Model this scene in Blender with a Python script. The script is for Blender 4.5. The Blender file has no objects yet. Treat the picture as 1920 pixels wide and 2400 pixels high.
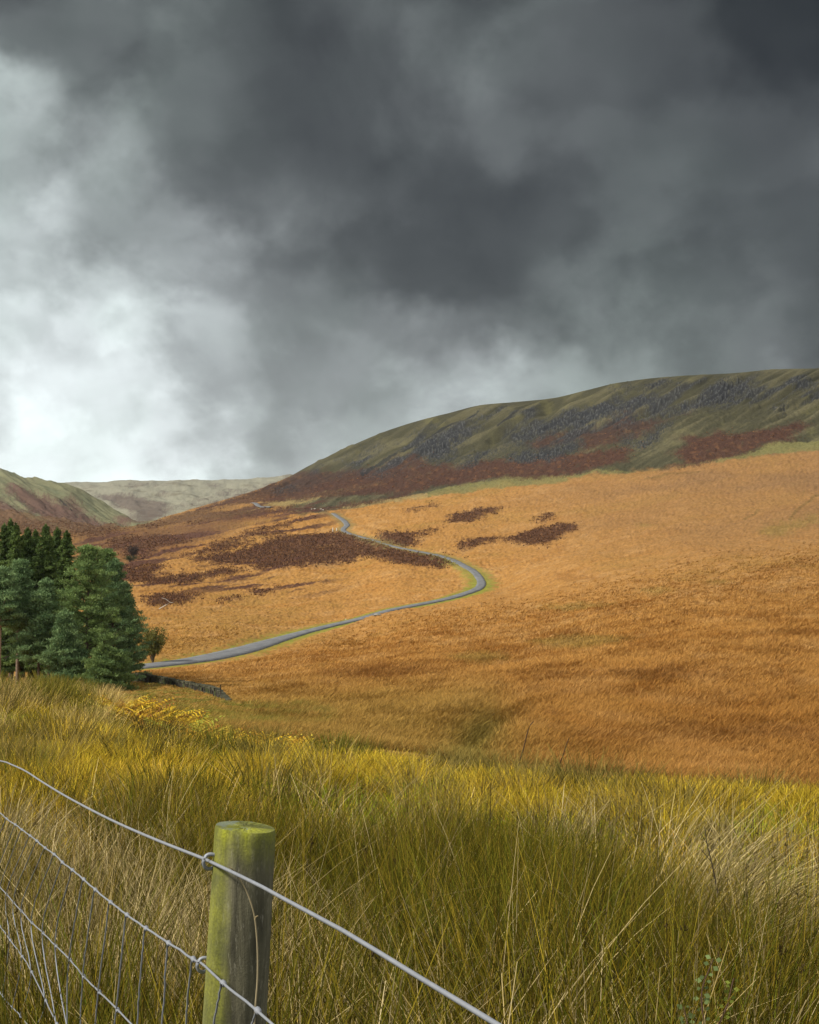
import bpy, math, random
import numpy as np

rng = np.random.default_rng(7)
random.seed(7)
SC = bpy.context.scene
COL = SC.collection

# ------------------------------------------------------------------ camera geometry
# camera stands at the origin looking along +Y, 50 mm style lens, level, horizon slightly below centre
WT, HT, YH = 0.5517, 0.6897, 0.53
PW, PH = 1725.0, 2156.0
def U(px): return (np.asarray(px, float) / PW - .5) * WT
def E(py): return (YH - np.asarray(py, float) / PH) * HT
def PXofU(u): return (u / WT + .5) * PW
def PYofE(e): return (YH - e / HT) * PH

# ------------------------------------------------------------------ numpy noise
def _hash(ix, iy, seed):
    h = (ix.astype(np.int64) * 374761393 + iy.astype(np.int64) * 668265263 + seed * 1442695041) & 0x7fffffff
    h = ((h ^ (h >> 13)) * 1274126177) & 0x7fffffff
    return (h ^ (h >> 16)) & 0x7fffffff
def pnoise(x, y, seed=0):
    x = np.asarray(x, float); y = np.asarray(y, float)
    x0 = np.floor(x); y0 = np.floor(y); fx = x - x0; fy = y - y0
    sx = fx * fx * fx * (fx * (fx * 6 - 15) + 10); sy = fy * fy * fy * (fy * (fy * 6 - 15) + 10)
    def g(dx, dy):
        a = _hash(x0 + dx, y0 + dy, seed) * (2 * math.pi / 0x7fffffff)
        return np.cos(a) * (fx - dx) + np.sin(a) * (fy - dy)
    a = g(0, 0) * (1 - sx) + g(1, 0) * sx
    b = g(0, 1) * (1 - sx) + g(1, 1) * sx
    return (a * (1 - sy) + b * sy) * 1.5
def fbm(x, y, seed=0, octv=4, gain=.5):
    s = 0; a = 1; f = 1; n = 0
    for k in range(octv):
        s = s + a * pnoise(x * f, y * f, seed + k * 17); n += a; a *= gain; f *= 2.03
    return s / n
def lod(X, Z, lat, an, seed, octv=5, gain=.6, cuts=(.5, 1024)):
    """world-space noise whose finest visible wavelength follows lat (no stretching along the view)"""
    s = 0; wsum = 0; w = cuts[0]; k = 0
    L = np.log2(lat)
    while w < cuts[1]:
        d = np.log2(w) - L
        wt = np.where(d < -1, 0, np.where(d < 0, d + 1, np.where(d < octv, gain ** (d * .6), 0)))
        if wt.max() > 0:
            s = s + wt * pnoise(X / w + 3.7 * k, Z / (w * an) + 1.3 * k, seed + k); wsum = wsum + wt * wt
        w *= 2; k += 1
    return s / np.sqrt(wsum + 1e-9) * .8
def sstep(a, b, x):
    t = np.clip((x - a) / (b - a), 0, 1); return t * t * (3 - 2 * t)

def pchip(xk, yk, x):
    """monotone cubic through (xk, yk); yk may be 1-D"""
    xk = np.asarray(xk, float); yk = np.asarray(yk, float); x = np.asarray(x, float)
    h = np.diff(xk); d = np.diff(yk) / h
    m = np.zeros_like(yk)
    w1 = 2 * h[1:] + h[:-1]; w2 = h[1:] + 2 * h[:-1]
    ok = d[:-1] * d[1:] > 0
    with np.errstate(divide='ignore', invalid='ignore'):
        hm = (w1 + w2) / (w1 / d[:-1] + w2 / d[1:])
    m[1:-1] = np.where(ok, hm, 0); m[0] = d[0]; m[-1] = d[-1]
    xc = np.clip(x, xk[0], xk[-1])
    i = np.clip(np.searchsorted(xk, xc) - 1, 0, len(h) - 1)
    t = (xc - xk[i]) / h[i]
    return ((1 + 2 * t) * (1 - t) ** 2 * yk[i] + t * (1 - t) ** 2 * h[i] * m[i]
            + t * t * (3 - 2 * t) * yk[i + 1] + t * t * (t - 1) * h[i] * m[i + 1])
def pchip_cols(yk, t):
    """yk: (F, C) at integer knots 0..F-1, evaluated at t (R,) -> (R, C)"""
    d = np.diff(yk, axis=0)
    m = np.zeros_like(yk)
    with np.errstate(divide='ignore', invalid='ignore'):
        hm = 2 * d[:-1] * d[1:] / (d[:-1] + d[1:])
    m[1:-1] = np.where(d[:-1] * d[1:] > 0, hm, 0); m[0] = d[0]; m[-1] = d[-1]
    i = np.clip(np.floor(t).astype(int), 0, len(yk) - 2); f = (t - i)[:, None]
    return ((1 + 2 * f) * (1 - f) ** 2 * yk[i] + f * (1 - f) ** 2 * m[i]
            + f * f * (3 - 2 * f) * yk[i + 1] + f * f * (f - 1) * m[i + 1])

# ------------------------------------------------------------------ mesh helpers
def mesh_np(name, verts, faces, mat, cols=None, smooth=False, parent=None):
    """faces: (N,4) or (N,3) int array"""
    verts = np.ascontiguousarray(verts, np.float32); faces = np.ascontiguousarray(faces, np.int32)
    me = bpy.data.meshes.new(name)
    k = faces.shape[1]
    me.vertices.add(len(verts)); me.vertices.foreach_set('co', verts.ravel())
    me.loops.add(faces.size); me.loops.foreach_set('vertex_index', faces.ravel())
    me.polygons.add(len(faces))
    me.polygons.foreach_set('loop_start', np.arange(0, faces.size, k, dtype=np.int32))
    if smooth: me.polygons.foreach_set('use_smooth', np.ones(len(faces), bool))
    if cols is not None:
        ca = np.ones((len(verts), 4), np.float32); ca[:, :3] = np.clip(cols, 0, 1)
        at = me.attributes.new('Col', 'FLOAT_COLOR', 'POINT'); at.data.foreach_set('color', ca.ravel())
    me.update(calc_edges=True)
    me.materials.append(mat)
    o = bpy.data.objects.new(name, me); COL.objects.link(o)
    if parent is not None: o.parent = parent
    return o

class MB:
    """collects shapes, links them as one mesh object (mixed tris are stored as quads with care)"""
    def __init__(s): s.v = []; s.f = []; s.c = []
    def add(s, v, f, c=(1, 1, 1)):
        b = len(s.v); s.v += [tuple(p) for p in v]; s.f += [tuple(b + i for i in q) for q in f]; s.c += [tuple(c)] * len(v)
    def box(s, cx, cy, cz, sx, sy, sz, rz=0, jit=0, c=(1, 1, 1)):
        ca, sa = math.cos(rz), math.sin(rz); v = []
        for z in (-1, 1):
            for x, y in ((-1, -1), (1, -1), (1, 1), (-1, 1)):
                px = x * sx * (1 + random.uniform(-jit, jit)); py = y * sy * (1 + random.uniform(-jit, jit)); pz = z * sz * (1 + random.uniform(-jit, jit))
                v.append((cx + px * ca - py * sa, cy + px * sa + py * ca, cz + pz))
        s.add(v, [(0, 3, 2, 1), (4, 5, 6, 7), (0, 1, 5, 4), (1, 2, 6, 5), (2, 3, 7, 6), (3, 0, 4, 7)], c)
    def tube(s, pts, rad, n=6, c=(1, 1, 1), cap=True):
        pts = [np.array(p, float) for p in pts]; m = len(pts)
        if not hasattr(rad, '__len__'): rad = [rad] * m
        v = []; f = []
        for i, p in enumerate(pts):
            d = pts[min(i + 1, m - 1)] - pts[max(i - 1, 0)]; d /= (np.linalg.norm(d) + 1e-9)
            a = np.array((0, 0, 1.)) if abs(d[2]) < .9 else np.array((1., 0, 0))
            x = np.cross(d, a); x /= np.linalg.norm(x); y = np.cross(d, x)
            for k in range(n):
                t = 2 * math.pi * k / n; v.append(p + rad[i] * (math.cos(t) * x + math.sin(t) * y))
        for i in range(m - 1):
            for k in range(n):
                f.append((i * n + k, i * n + (k + 1) % n, (i + 1) * n + (k + 1) % n, (i + 1) * n + k))
        if cap:
            f.append(tuple(range(n))); f.append(tuple(reversed(range((m - 1) * n, m * n))))
        s.add(v, f, c)
    def ball(s, p, r, c=(1, 1, 1), n=6, sz=1):
        v = [(p[0], p[1], p[2] - r * sz)]; f = []; R = 4
        for i in range(1, R):
            th = math.pi * i / R - math.pi / 2
            for k in range(n):
                a = 2 * math.pi * k / n; v.append((p[0] + r * math.cos(th) * math.cos(a), p[1] + r * math.cos(th) * math.sin(a), p[2] + r * sz * math.sin(th)))
        v.append((p[0], p[1], p[2] + r * sz))
        for k in range(n):
            f.append((0, 1 + (k + 1) % n, 1 + k)); 
            f.append((len(v) - 1, 1 + (R - 2) * n + k, 1 + (R - 2) * n + (k + 1) % n))
            for i in range(R - 2): f.append((1 + i * n + k, 1 + i * n + (k + 1) % n, 1 + (i + 1) * n + (k + 1) % n, 1 + (i + 1) * n + k))
        s.add(v, f, c)
    def build(s, name, mat, parent=None, smooth=False, loc=None):
        me = bpy.data.meshes.new(name)
        L = np.array(loc if loc is not None else (0, 0, 0), float)
        me.from_pydata([tuple(np.array(p) - L) for p in s.v], [], s.f)
        at = me.attributes.new('Col', 'FLOAT_COLOR', 'POINT')
        ca = np.ones((len(s.v), 4), np.float32); ca[:, :3] = np.array(s.c); at.data.foreach_set('color', ca.ravel())
        if smooth: me.polygons.foreach_set('use_smooth', np.ones(len(me.polygons), bool))
        me.materials.append(mat)
        o = bpy.data.objects.new(name, me); COL.objects.link(o)
        if parent is not None: o.parent = parent
        elif loc is not None: o.location = loc
        return o

def tag(o, label=None, cat=None, group=None, kind=None):
    if label: o['label'] = label
    if cat: o['category'] = cat
    if group: o['group'] = group
    if kind: o['kind'] = kind
    return o
def thing(name, label, cat, loc=(0, 0, 0), group=None):
    o = bpy.data.objects.new(name, None); o.empty_display_size = .2; o.location = loc; COL.objects.link(o)
    return tag(o, label, cat, group)
def copy_tree(o, parent=None):
    c = o.copy(); COL.objects.link(c); c.parent = parent
    for ch in list(o.children): copy_tree(ch, c)
    return c

# ------------------------------------------------------------------ materials
def new_mat(name):
    m = bpy.data.materials.new(name); m.use_nodes = True
    nt = m.node_tree; nt.nodes.clear()
    out = nt.nodes.new('ShaderNodeOutputMaterial')
    b = nt.nodes.new('ShaderNodeBsdfPrincipled')
    nt.links.new(b.outputs[0], out.inputs[0])
    b.inputs['Specular IOR Level'].default_value = .2
    return m, nt, b, out
def nd(nt, typ, **kw):
    n = nt.nodes.new(typ)
    for k, v in kw.items(): setattr(n, k, v)
    return n
def mathn(nt, op, a, b=None, c=None, clamp=False):
    n = nd(nt, 'ShaderNodeMath', operation=op, use_clamp=clamp)
    for i, v in enumerate((a, b, c)):
        if v is None: continue
        if isinstance(v, (int, float)): n.inputs[i].default_value = v
        else: nt.links.new(v, n.inputs[i])
    return n.outputs[0]
def noise(nt, vec, scale, detail=4, rough=.55, dist=0):
    n = nd(nt, 'ShaderNodeTexNoise'); n.inputs['Scale'].default_value = scale; n.inputs['Detail'].default_value = detail
    n.inputs['Roughness'].default_value = rough; n.inputs['Distortion'].default_value = dist
    if vec is not None: nt.links.new(vec, n.inputs['Vector'])
    return n
def mapr(nt, v, a, b, c, d):
    n = nd(nt, 'ShaderNodeMapRange'); nt.links.new(v, n.inputs[0])
    for i, k in enumerate((a, b, c, d)): n.inputs[i + 1].default_value = k
    return n.outputs[0]
def scalec(nt, col, fac):
    n = nd(nt, 'ShaderNodeVectorMath', operation='SCALE'); nt.links.new(col, n.inputs[0]); nt.links.new(fac, n.inputs['Scale'])
    return n.outputs[0]
def mixc(nt, f, a, b, blend='MIX'):
    n = nd(nt, 'ShaderNodeMix', data_type='RGBA', blend_type=blend)
    for s, v in ((n.inputs[0], f), (n.inputs[6], a), (n.inputs[7], b)):
        if isinstance(v, (int, float)): s.default_value = v
        elif isinstance(v, tuple): s.default_value = (*v, 1)
        else: nt.links.new(v, s)
    return n.outputs[2]

def mat_vcol(name, rough=.8, spec=.15, var=None, transl=0, bump=None):
    """surface colour from the Col attribute (plant colour, some with shade put in), times small scale noise"""
    m, nt, b, out = new_mat(name)
    a = nd(nt, 'ShaderNodeAttribute', attribute_name='Col')
    c = a.outputs['Color']
    tc = nd(nt, 'ShaderNodeTexCoord')
    for sc, lo, hi in (var or ()):
        n = noise(nt, tc.outputs['Object'], sc, 5, .65)
        c = scalec(nt, c, mapr(nt, n.outputs[0], .3, .7, lo, hi))
    nt.links.new(c, b.inputs['Base Color'])
    b.inputs['Roughness'].default_value = rough; b.inputs['Specular IOR Level'].default_value = spec
    if bump:
        n = noise(nt, tc.outputs['Object'], bump[0], 6, .7)
        bm = nd(nt, 'ShaderNodeBump'); bm.inputs['Strength'].default_value = bump[1]; bm.inputs['Distance'].default_value = bump[2]
        nt.links.new(n.outputs[0], bm.inputs['Height']); nt.links.new(bm.outputs[0], b.inputs['Normal'])
    if transl:
        t = nd(nt, 'ShaderNodeBsdfTranslucent'); nt.links.new(c, t.inputs[0])
        mx = nd(nt, 'ShaderNodeMixShader'); mx.inputs[0].default_value = transl
        nt.links.new(b.outputs[0], mx.inputs[1]); nt.links.new(t.outputs[0], mx.inputs[2]); nt.links.new(mx.outputs[0], out.inputs[0])
    return m

M_MOOR = mat_vcol('moor_vegetation', .95, .05, var=((1.1, .72, 1.28), (.22, .85, 1.15)), bump=(1.6, .5, .35))
M_GROUND = mat_vcol('meadow_soil', .95, .05, var=((9, .6, 1.4),), bump=(12, .6, .05))
M_GRASS = mat_vcol('grass_blade', .7, .06, transl=.22)
M_NEEDLE = mat_vcol('needles', .7, .15, transl=.32)
M_BARK = mat_vcol('bark', .9, .1, var=((6, .6, 1.35),))
M_STONE = mat_vcol('stone', .9, .15, var=((5, .6, 1.4),), bump=(14, .5, .03))

# ------------------------------------------------------------------ moorland terrain (one sheet out to the horizon)
# each feature line: (column px, row py, distance m); the sheet is drawn through them
F = [
 [(-1100,1560,50),(0,1560,52),(450,1570,52),(860,1600,50),(1020,1640,48),(1300,1690,46),(1725,1740,43),(2800,1760,43)],
 [(-1100,1470,120),(0,1465,120),(290,1480,105),(450,1490,98),(620,1520,88),(860,1545,80),(1020,1578,68),(1100,1582,65),(1300,1610,62),(1500,1635,60),(1725,1665,58),(2800,1680,56)],
 [(-1100,1440,145),(0,1440,145),(290,1440,140),(450,1440,140),(620,1460,122),(860,1470,108),(1020,1500,90),(1150,1490,90),(1300,1500,88),(1500,1510,86),(1725,1500,85),(2800,1490,82)],
 [(-1100,1405,195),(0,1405,195),(290,1405,190),(450,1385,210),(620,1350,250),(700,1335,262),(860,1340,215),(1020,1360,180),(1300,1380,135),(1725,1370,122),(2800,1350,115)],
 [(-1100,1300,300),(0,1300,300),(290,1320,285),(450,1300,320),(700,1260,380),(860,1270,330),(1020,1250,340),(1200,1265,250),(1300,1270,220),(1500,1270,190),(1725,1260,180),(2800,1230,170)],
 [(-1100,1180,520),(0,1180,520),(290,1200,460),(450,1200,490),(700,1175,530),(860,1190,450),(1020,1170,460),(1300,1170,350),(1500,1160,310),(1725,1140,300),(2800,1100,280)],
 [(-1100,1120,760),(0,1135,760),(130,1135,740),(290,1140,700),(450,1130,680),(700,1085,760),(860,1090,700),(1020,1085,660),(1300,1070,560),(1500,1060,500),(1725,1040,470),(2800,1000,430)],
 [(-1100,1090,950),(0,1118,950),(130,1120,950),(200,1120,950),(290,1113,950),(450,1085,950),(620,1060,1020),(700,1040,1020),(860,1030,950),(1020,1020,880),(1300,985,780),(1500,965,720),(1725,945,690),(2800,890,600)],
 [(-1100,990,1250),(0,1060,1250),(130,1080,1250),(200,1100,1250),(290,1105,1180),(370,1083,1150),(450,1068,1150),(550,1035,1220),(620,1025,1250),(700,1000,1220),(860,960,1120),(1020,940,1020),(1300,905,890),(1500,880,830),(1725,865,800),(2800,800,720)],
 [(-1100,880,2000),(-300,960,2000),(0,993,1900),(60,1002,1850),(130,1018,1750),(200,1050,1620),(260,1082,1500),(290,1097,1350),(330,1096,1300),(400,1073,1300),(480,1050,1330),(550,1028,1400),(610,1003,1500),(650,981,1460),(700,957,1400),(750,934,1360),(800,913,1320),(870,889,1270),(940,871,1230),(1020,852,1180),(1090,846,1150),(1160,839,1120),(1230,823,1090),(1300,807,1060),(1400,795,1020),(1560,786,980),(1640,779,960),(1725,777,950),(2800,740,860)],
 [(-1100,980,2700),(0,1030,2500),(130,1050,2400),(200,1075,2200),(260,1098,2000),(290,1104,1750),(330,1104,1750),(400,1088,1800),(480,1066,1900),(550,1045,2000),(610,1020,2100),(700,1005,2100),(940,950,2000),(1300,910,1700),(1725,890,1500),(2800,860,1400)],
 [(-1100,1040,3200),(0,1040,3200),(200,1050,3000),(290,1056,2700),(330,1054,2700),(400,1047,2700),(480,1040,2800),(550,1029,2900),(610,1018,2900),(700,1010,3000),(1020,1000,3000),(1725,990,3000),(2800,990,3000)],
 [(-1100,1020,4600),(0,1020,4600),(130,1017,4600),(200,1015.5,4600),(290,1013,4600),(450,1012,4600),(550,1007,4500),(610,1003,4400),(700,1000,4400),(1725,1000,4400),(2800,1000,4400)],
 [(-1100,1060,9000),(0,1060,9000),(700,1050,9000),(2800,1050,9000)],
]
NSEG = [22, 130, 120, 120, 120, 105, 80, 75, 90, 10, 70, 45, 4]
colpx = np.concatenate([np.linspace(-1100, -60, 70, endpoint=False), np.linspace(-60, 1785, 1020), np.linspace(1785, 2800, 70)[1:]])
FU = U(colpx)
fz = np.array([pchip([p[0] for p in f], [p[2] for p in f], colpx) for f in F])
fe = np.array([E(pchip([p[0] for p in f], [p[1] for p in f], colpx)) for f in F])
fh = fe * fz
# smooth the knots a little sideways (not over the frame ridges)
tt = np.concatenate([np.linspace(i, i + 1, n, endpoint=False) for i, n in enumerate(NSEG)] + [np.array([len(NSEG)])])
Zg = pchip_cols(fz, tt); Hg = pchip_cols(fh, tt)         # (R, C)
Zg = np.maximum.accumulate(Zg + np.arange(len(tt))[:, None] * 1e-4, axis=0)
Tg = np.repeat(tt[:, None], len(colpx), 1)
PXg = np.repeat(colpx[None, :], len(tt), 0)
Xg = FU[None, :] * Zg
PYg = PYofE(Hg / Zg)

def terr_at(u, z):
    """height of the sheet at bearing u, distance z (arrays)"""
    u = np.atleast_1d(np.asarray(u, float)); z = np.atleast_1d(np.asarray(z, float))
    ci = np.interp(u, FU, np.arange(len(FU))); i0 = np.clip(ci.astype(int), 0, len(FU) - 2); f = ci - i0
    out = np.empty(len(u))
    for k in range(len(u)):
        a = np.interp(z[k], Zg[:, i0[k]], HgF[:, i0[k]]); b = np.interp(z[k], Zg[:, i0[k] + 1], HgF[:, i0[k] + 1])
        out[k] = a * (1 - f[k]) + b * f[k]
    return out
def ground_hit(px, py):
    """where the sight line through (px, py) first meets the sheet -> X, Y, Z"""
    u = float(U(px)); e = float(E(py)); i = int(np.argmin(abs(FU - u)))
    em = Hg[:, i] / Zg[:, i]
    ok = np.nonzero(em >= e)[0]; ok = ok[ok > NSEG[0]]
    j = ok[0] if len(ok) else len(em) - 1
    e0, e1 = em[j - 1], em[j]; t = 0 if e1 == e0 else np.clip((e - e0) / (e1 - e0), 0, 1)
    z = Zg[j - 1, i] * (1 - t) + Zg[j, i] * t
    return np.array((u * z, z, e * z))

# the road: centre line
def z1(x, y): return (x * .3646, 970.3 + y * .3646)
def z2(x, y): return (539 + x * .3646, 763.7 + y * .3646)
def z3(x, y): return (1078 + x * .375, 718.7 + y * .375)
def zb(x, y): return (269.5 + x * .3125, 979.3 + y * .3125)
def zl(x, y): return (x * .2083, 979.3 + y * .2083)
def z4(x, y): return (x * .3646, 1527.3 + y * .3646)
def z5(x, y): return (539 + x * .3646, 1437.4 + y * .3646)
road_px = [(180, 1411), (250, 1407), (300, 1403), (360, 1396), (420, 1388), (500, 1371), (580, 1348), (640, 1331), (700, 1316), (760, 1302), (820, 1285), (880, 1273), (940, 1261), (975, 1251), (1005, 1240), (1014, 1229), (1010, 1217), (998, 1203),
           (975, 1190), (948, 1177), (915, 1168), (880, 1161), (845, 1154), (812, 1146), (785, 1137), (755, 1129), (735, 1123), (722, 1115), (731, 1106), (724, 1096), (712, 1088), (702, 1081)]
def spline(P, n):
    P = np.array(P, float); d = np.r_[0, np.cumsum(np.linalg.norm(np.diff(P, axis=0), axis=1))]
    tq = np.linspace(0, d[-1], n)
    out = np.empty((n, P.shape[1]))
    Pp = np.vstack([2 * P[0] - P[1], P, 2 * P[-1] - P[-2]])
    i = np.clip(np.searchsorted(d, tq) - 1, 0, len(P) - 2); t = ((tq - d[i]) / (d[i + 1] - d[i]))[:, None]
    p0, p1, p2, p3 = Pp[i], Pp[i + 1], Pp[i + 2], Pp[i + 3]
    return .5 * (2 * p1 + (p2 - p0) * t + (2 * p0 - 5 * p1 + 4 * p2 - p3) * t * t + (3 * p1 - p0 - 3 * p2 + p3) * t ** 3)
HgF = Hg
rp = spline(road_px, 160)
RW = np.array([ground_hit(*p) for p in rp])
# smooth in world space
RW = spline(RW, 420)
for _ in range(6):
    RW[1:-1] = (RW[:-2] + 2 * RW[1:-1] + RW[2:]) / 4
# distance of terrain vertices to the road (only the rows that may matter)
mid = (Tg > 1.5) & (Tg < 8.5) & (PXg > 100) & (PXg < 1150)
droad = np.full(Tg.shape, 1e3)
ii = np.nonzero(mid.ravel())[0]; XX = Xg.ravel()[ii]; YY = Zg.ravel()[ii]; best = np.full(len(ii), 1e6); zroad = np.zeros(len(ii))
for p in RW:
    d2 = (XX - p[0]) ** 2 + (YY - p[1]) ** 2
    m = d2 < best; best[m] = d2[m]; zroad[m] = p[2]
dr = droad.ravel(); dr[ii] = np.sqrt(best); droad = dr.reshape(Tg.shape)
zr = np.zeros(Tg.size); zr[ii] = zroad; zr = zr.reshape(Tg.shape)

# ---- relief
rid = sstep(7.6, 8.3, Tg) * (1 - sstep(8.6, 8.95, Tg) * .97) * (Tg < 9.6) * sstep(480, 700, PXg) * (1 - .45 * sstep(1000, 1400, PXg))
q = PXg + 1.87 * (PYg - 900)
g1 = fbm(q / 75 + .4 * pnoise(PXg / 130, PYg / 60, 5), (PYg - .5 * PXg) / 420, 21, 3)
g2 = fbm(q / 24, (PYg - .5 * PXg) / 150, 33, 3)
ridg = (1 - np.abs(g1) * 2.2)
relief = rid * (ridg * 6.5 + g2 * 5.5 + fbm(q / 9, (PYg - .5 * PXg) / 80, 35, 3) * 2.6 - 3.6)
lef = sstep(7.3, 8.2, Tg) * (1 - sstep(8.9, 9.15, Tg) * .8) * (Tg < 9.6) * (1 - sstep(260, 330, PXg))
q2 = PXg * .55 - (PYg - 1000)
relief += lef * (fbm(q2 / 18, (PYg + .5 * PXg) / 90, 41, 4) * 7 + fbm(q2 / 6, (PXg) / 60, 44, 3) * 2)
far = sstep(10.2, 11, Tg) * (Tg < 12)
relief += far * (fbm(PXg / 45, PYg / 9, 51, 4) * 9) * (1 - .6 * sstep(11.6, 12, Tg))
# moor: undulations and tussocks
moor = (Tg < 8.2) * 1.0
und = fbm(Xg / 28, Zg / 60, 61, 3) * np.clip(Zg / 400, .15, 1.3) * 1.5
lat = np.clip(Zg * .0012, .35, 3)
tus = lod(Xg, Zg, lat * 1.4, 2.5, 71, 3) * np.clip(Zg * .0012, .18, .8)
rough = 1 - np.clip(sstep(6, 2.0, droad), 0, 1)
relief += moor * (und + tus) * rough * sstep(.6, 1.2, Tg)
# shallow gully near the meadow and rounded nose right of it
gx = 1045 + (1500 - PYg) * .8
gul = np.exp(-((PXg - gx) / 40) ** 2) * sstep(1420, 1520, PYg) * (Tg < 3) * (Tg > .8)
relief -= gul * .8
Hn = Hg + relief
k = np.clip(sstep(5.5, 2.6, droad), 0, 1)
Hn = Hn * (1 - k) + (zr - .12) * k
HgF = Hn

# ---- vegetation masks
def pip(px, py, poly):
    inside = np.zeros(px.shape, bool); n = len(poly)
    for i in range(n):
        x1, y1 = poly[i]; x2, y2 = poly[(i + 1) % n]
        if y1 == y2: continue
        c = ((y1 > py) != (y2 > py)) & (px < (x2 - x1) * (py - y1) / (y2 - y1) + x1)
        inside ^= c
    return inside
_PC = {}
def patch(polys, amp=10, ay=4, wl=26, seed=0, fine=.6):
    out = np.zeros(PXg.shape)
    kw = 24 if wl < 28 else 32
    if kw not in _PC: _PC[kw] = (fbm(PXg / kw, PYg / (kw * .5), 100, 3), fbm(PXg / kw + 9.3, PYg / (kw * .5), 140, 3))
    w1, w2 = _PC[kw]
    for s in range(3):
        
        if (0, s) not in _PC: _PC[0, s] = (pnoise(PXg / 2.4, PYg / 1.8, 200 + s), pnoise(PXg / 2.6, PYg / 1.7, 230 + s))
        j1, j2 = (v * fine for v in _PC[0, s])
        wx = PXg + amp * (w1 + j1) * 1.4; wy = PYg + ay * (w2 + j2) * 1.4
        acc = np.zeros(PXg.shape, bool)
        for poly in polys:
            xs = [p[0] for p in poly]; ys = [p[1] for p in poly]
            sel = (wx > min(xs)) & (wx < max(xs)) & (wy > min(ys)) & (wy < max(ys))
            if sel.any():
                r = np.zeros(PXg.shape, bool); r[sel] = pip(wx[sel], wy[sel], poly); acc |= r
        out += acc / 3
    return out
def pl(fn, *pts): return [fn(*p) for p in pts]
HEATHER = [
 pl(zb, (0,445),(330,340),(640,230),(900,150),(1090,75),(1140,60),(1725,20),(1725,100),(1500,145),(1100,205),(840,265),(600,290),(480,340),(300,390),(100,430)),
 pl(zb, (500,330),(900,300),(1350,280),(1380,300),(1200,310),(900,350),(550,380),(380,400)),
 pl(zb, (0,480),(300,470),(420,490),(350,530),(200,570),(80,610),(0,600),(-120,560),(-120,500)),
 pl(zb, (750,470),(1000,400),(1300,340),(1200,365),(1000,430),(800,482)),
 pl(zb, (560,540),(900,470),(1080,445),(1060,470),(800,505),(600,558)),
 pl(zb, (370,600),(560,560),(800,520),(870,520),(700,560),(480,604),(400,622)),
 pl(zb, (400,640),(700,590),(950,510),(1250,460),(1420,450),(1600,490),(1725,520),(1725,600),(1500,620),(1250,680),(1150,620),(1000,640),(700,670),(500,670)),
 pl(zb, (-100,690),(60,680),(220,670),(200,700),(150,740),(500,730),(640,700),(800,700),(700,730),(500,760),(350,800),(100,808),(-60,790)),
 pl(zb, (800,850),(880,830),(980,836),(940,855),(860,866)),
 pl(zb, (840,700),(1050,650),(1250,645),(1600,600),(1500,650),(1250,685),(1000,692)),
 pl(zb, (120,880),(340,870),(500,880),(400,920),(200,950),(130,940)), pl(zb, (600,920),(740,880),(760,890),(640,925)),
 pl(z2, (0,1060),(200,1000),(470,975),(700,1040),(860,1090),(1100,1110),(1170,1170),(1000,1180),(750,1150),(600,1110),(330,1170),(0,1190),(0,1140),(180,1120)),
 pl(z2, (690,1000),(800,975),(950,980),(1080,950),(1000,985),(900,1010),(960,1040),(900,1060),(780,1050),(720,1020)),
 pl(z2, (1090,930),(1160,870),(1250,845),(1420,840),(1400,865),(1280,895),(1180,930)),
 pl(z2, (1165,1050),(1250,1022),(1400,1010),(1370,1042),(1250,1060),(1180,1070)),
 pl(z3, (-60,1125),(0,1105),(60,1070),(150,1050),(220,1055),(290,1025),(330,1030),(370,1045),(290,1080),(240,1130),(160,1155),(80,1145),(0,1132)),
 pl(z3, (120,1020),(190,970),(250,972),(200,1000)),
 pl(z2, (840,860),(1050,808),(1055,815),(900,860)),
 pl(z2, (0,770),(220,655),(330,640),(560,605),(640,660),(790,560),(960,520),(980,590),(1100,570),(1150,610),(1370,550),(1450,570),(1800,560),(1800,655),(1480,660),(1200,700),(1050,710),(880,765),(640,820),(470,845),(430,830),(700,790),(860,740),(600,770),(300,790),(0,810)),
 pl(z3, (80,580),(290,510),(480,500),(640,400),(720,395),(640,450),(860,420),(1040,375),(850,450),(700,550),(600,550),(680,500),(640,550),(400,620),(380,600),(400,550),(130,610)),
 pl(z3, (0,680),(100,665),(330,640),(600,600),(700,590),(640,640),(680,660),(400,740),(200,765),(0,775)),
 pl(z3, (920,540),(1030,530),(1100,530),(1150,490),(1200,500),(1190,530),(1330,510),(1500,490),(1600,455),(1680,465),(1550,540),(1600,555),(1420,580),(1300,640),(1150,670),(1080,690),(820,715),(980,680),(940,640),(880,635),(1000,580)),
 pl(zl, (50,210),(220,230),(330,290),(470,310),(600,380),(800,500),(1050,590),(1250,650),(1000,715),(800,700),(600,620),(430,540),(330,470),(150,350)),
 pl(zl, (-200,300),(0,340),(100,400),(250,460),(300,540),(500,600),(700,690),(780,745),(0,660),(-200,600)),
 pl(zl, (600,330),(720,340),(900,480),(800,500),(700,420)),
 pl(zl, (1100,510),(1300,530),(1380,600),(1250,590)), pl(zl, (1270,490),(1380,520),(1430,580),(1350,560)),
 pl(zl, (880,285),(1100,300),(1300,290),(1400,325),(1725,400),(1725,480),(1450,590),(1350,480),(1100,370)),
 pl(zl, (1080,222),(1300,195),(1500,182),(1540,190),(1300,210)), pl(zl, (1540,200),(1690,180),(1700,190),(1600,208)), pl(zl, (1580,285),(1660,262),(1725,280),(1700,300),(1620,305)),
 pl(zl, (900,235),(1000,220),(1010,228),(930,240)), pl(zb, (0,130),(100,120),(110,128),(20,138)), pl(zb, (520,135),(620,128),(610,140),(540,147)),
 pl(zb, (560,195),(800,155),(830,158),(600,205)), pl(zb, (300,290),(500,232),(640,205),(500,245),(360,285)),
]
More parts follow.
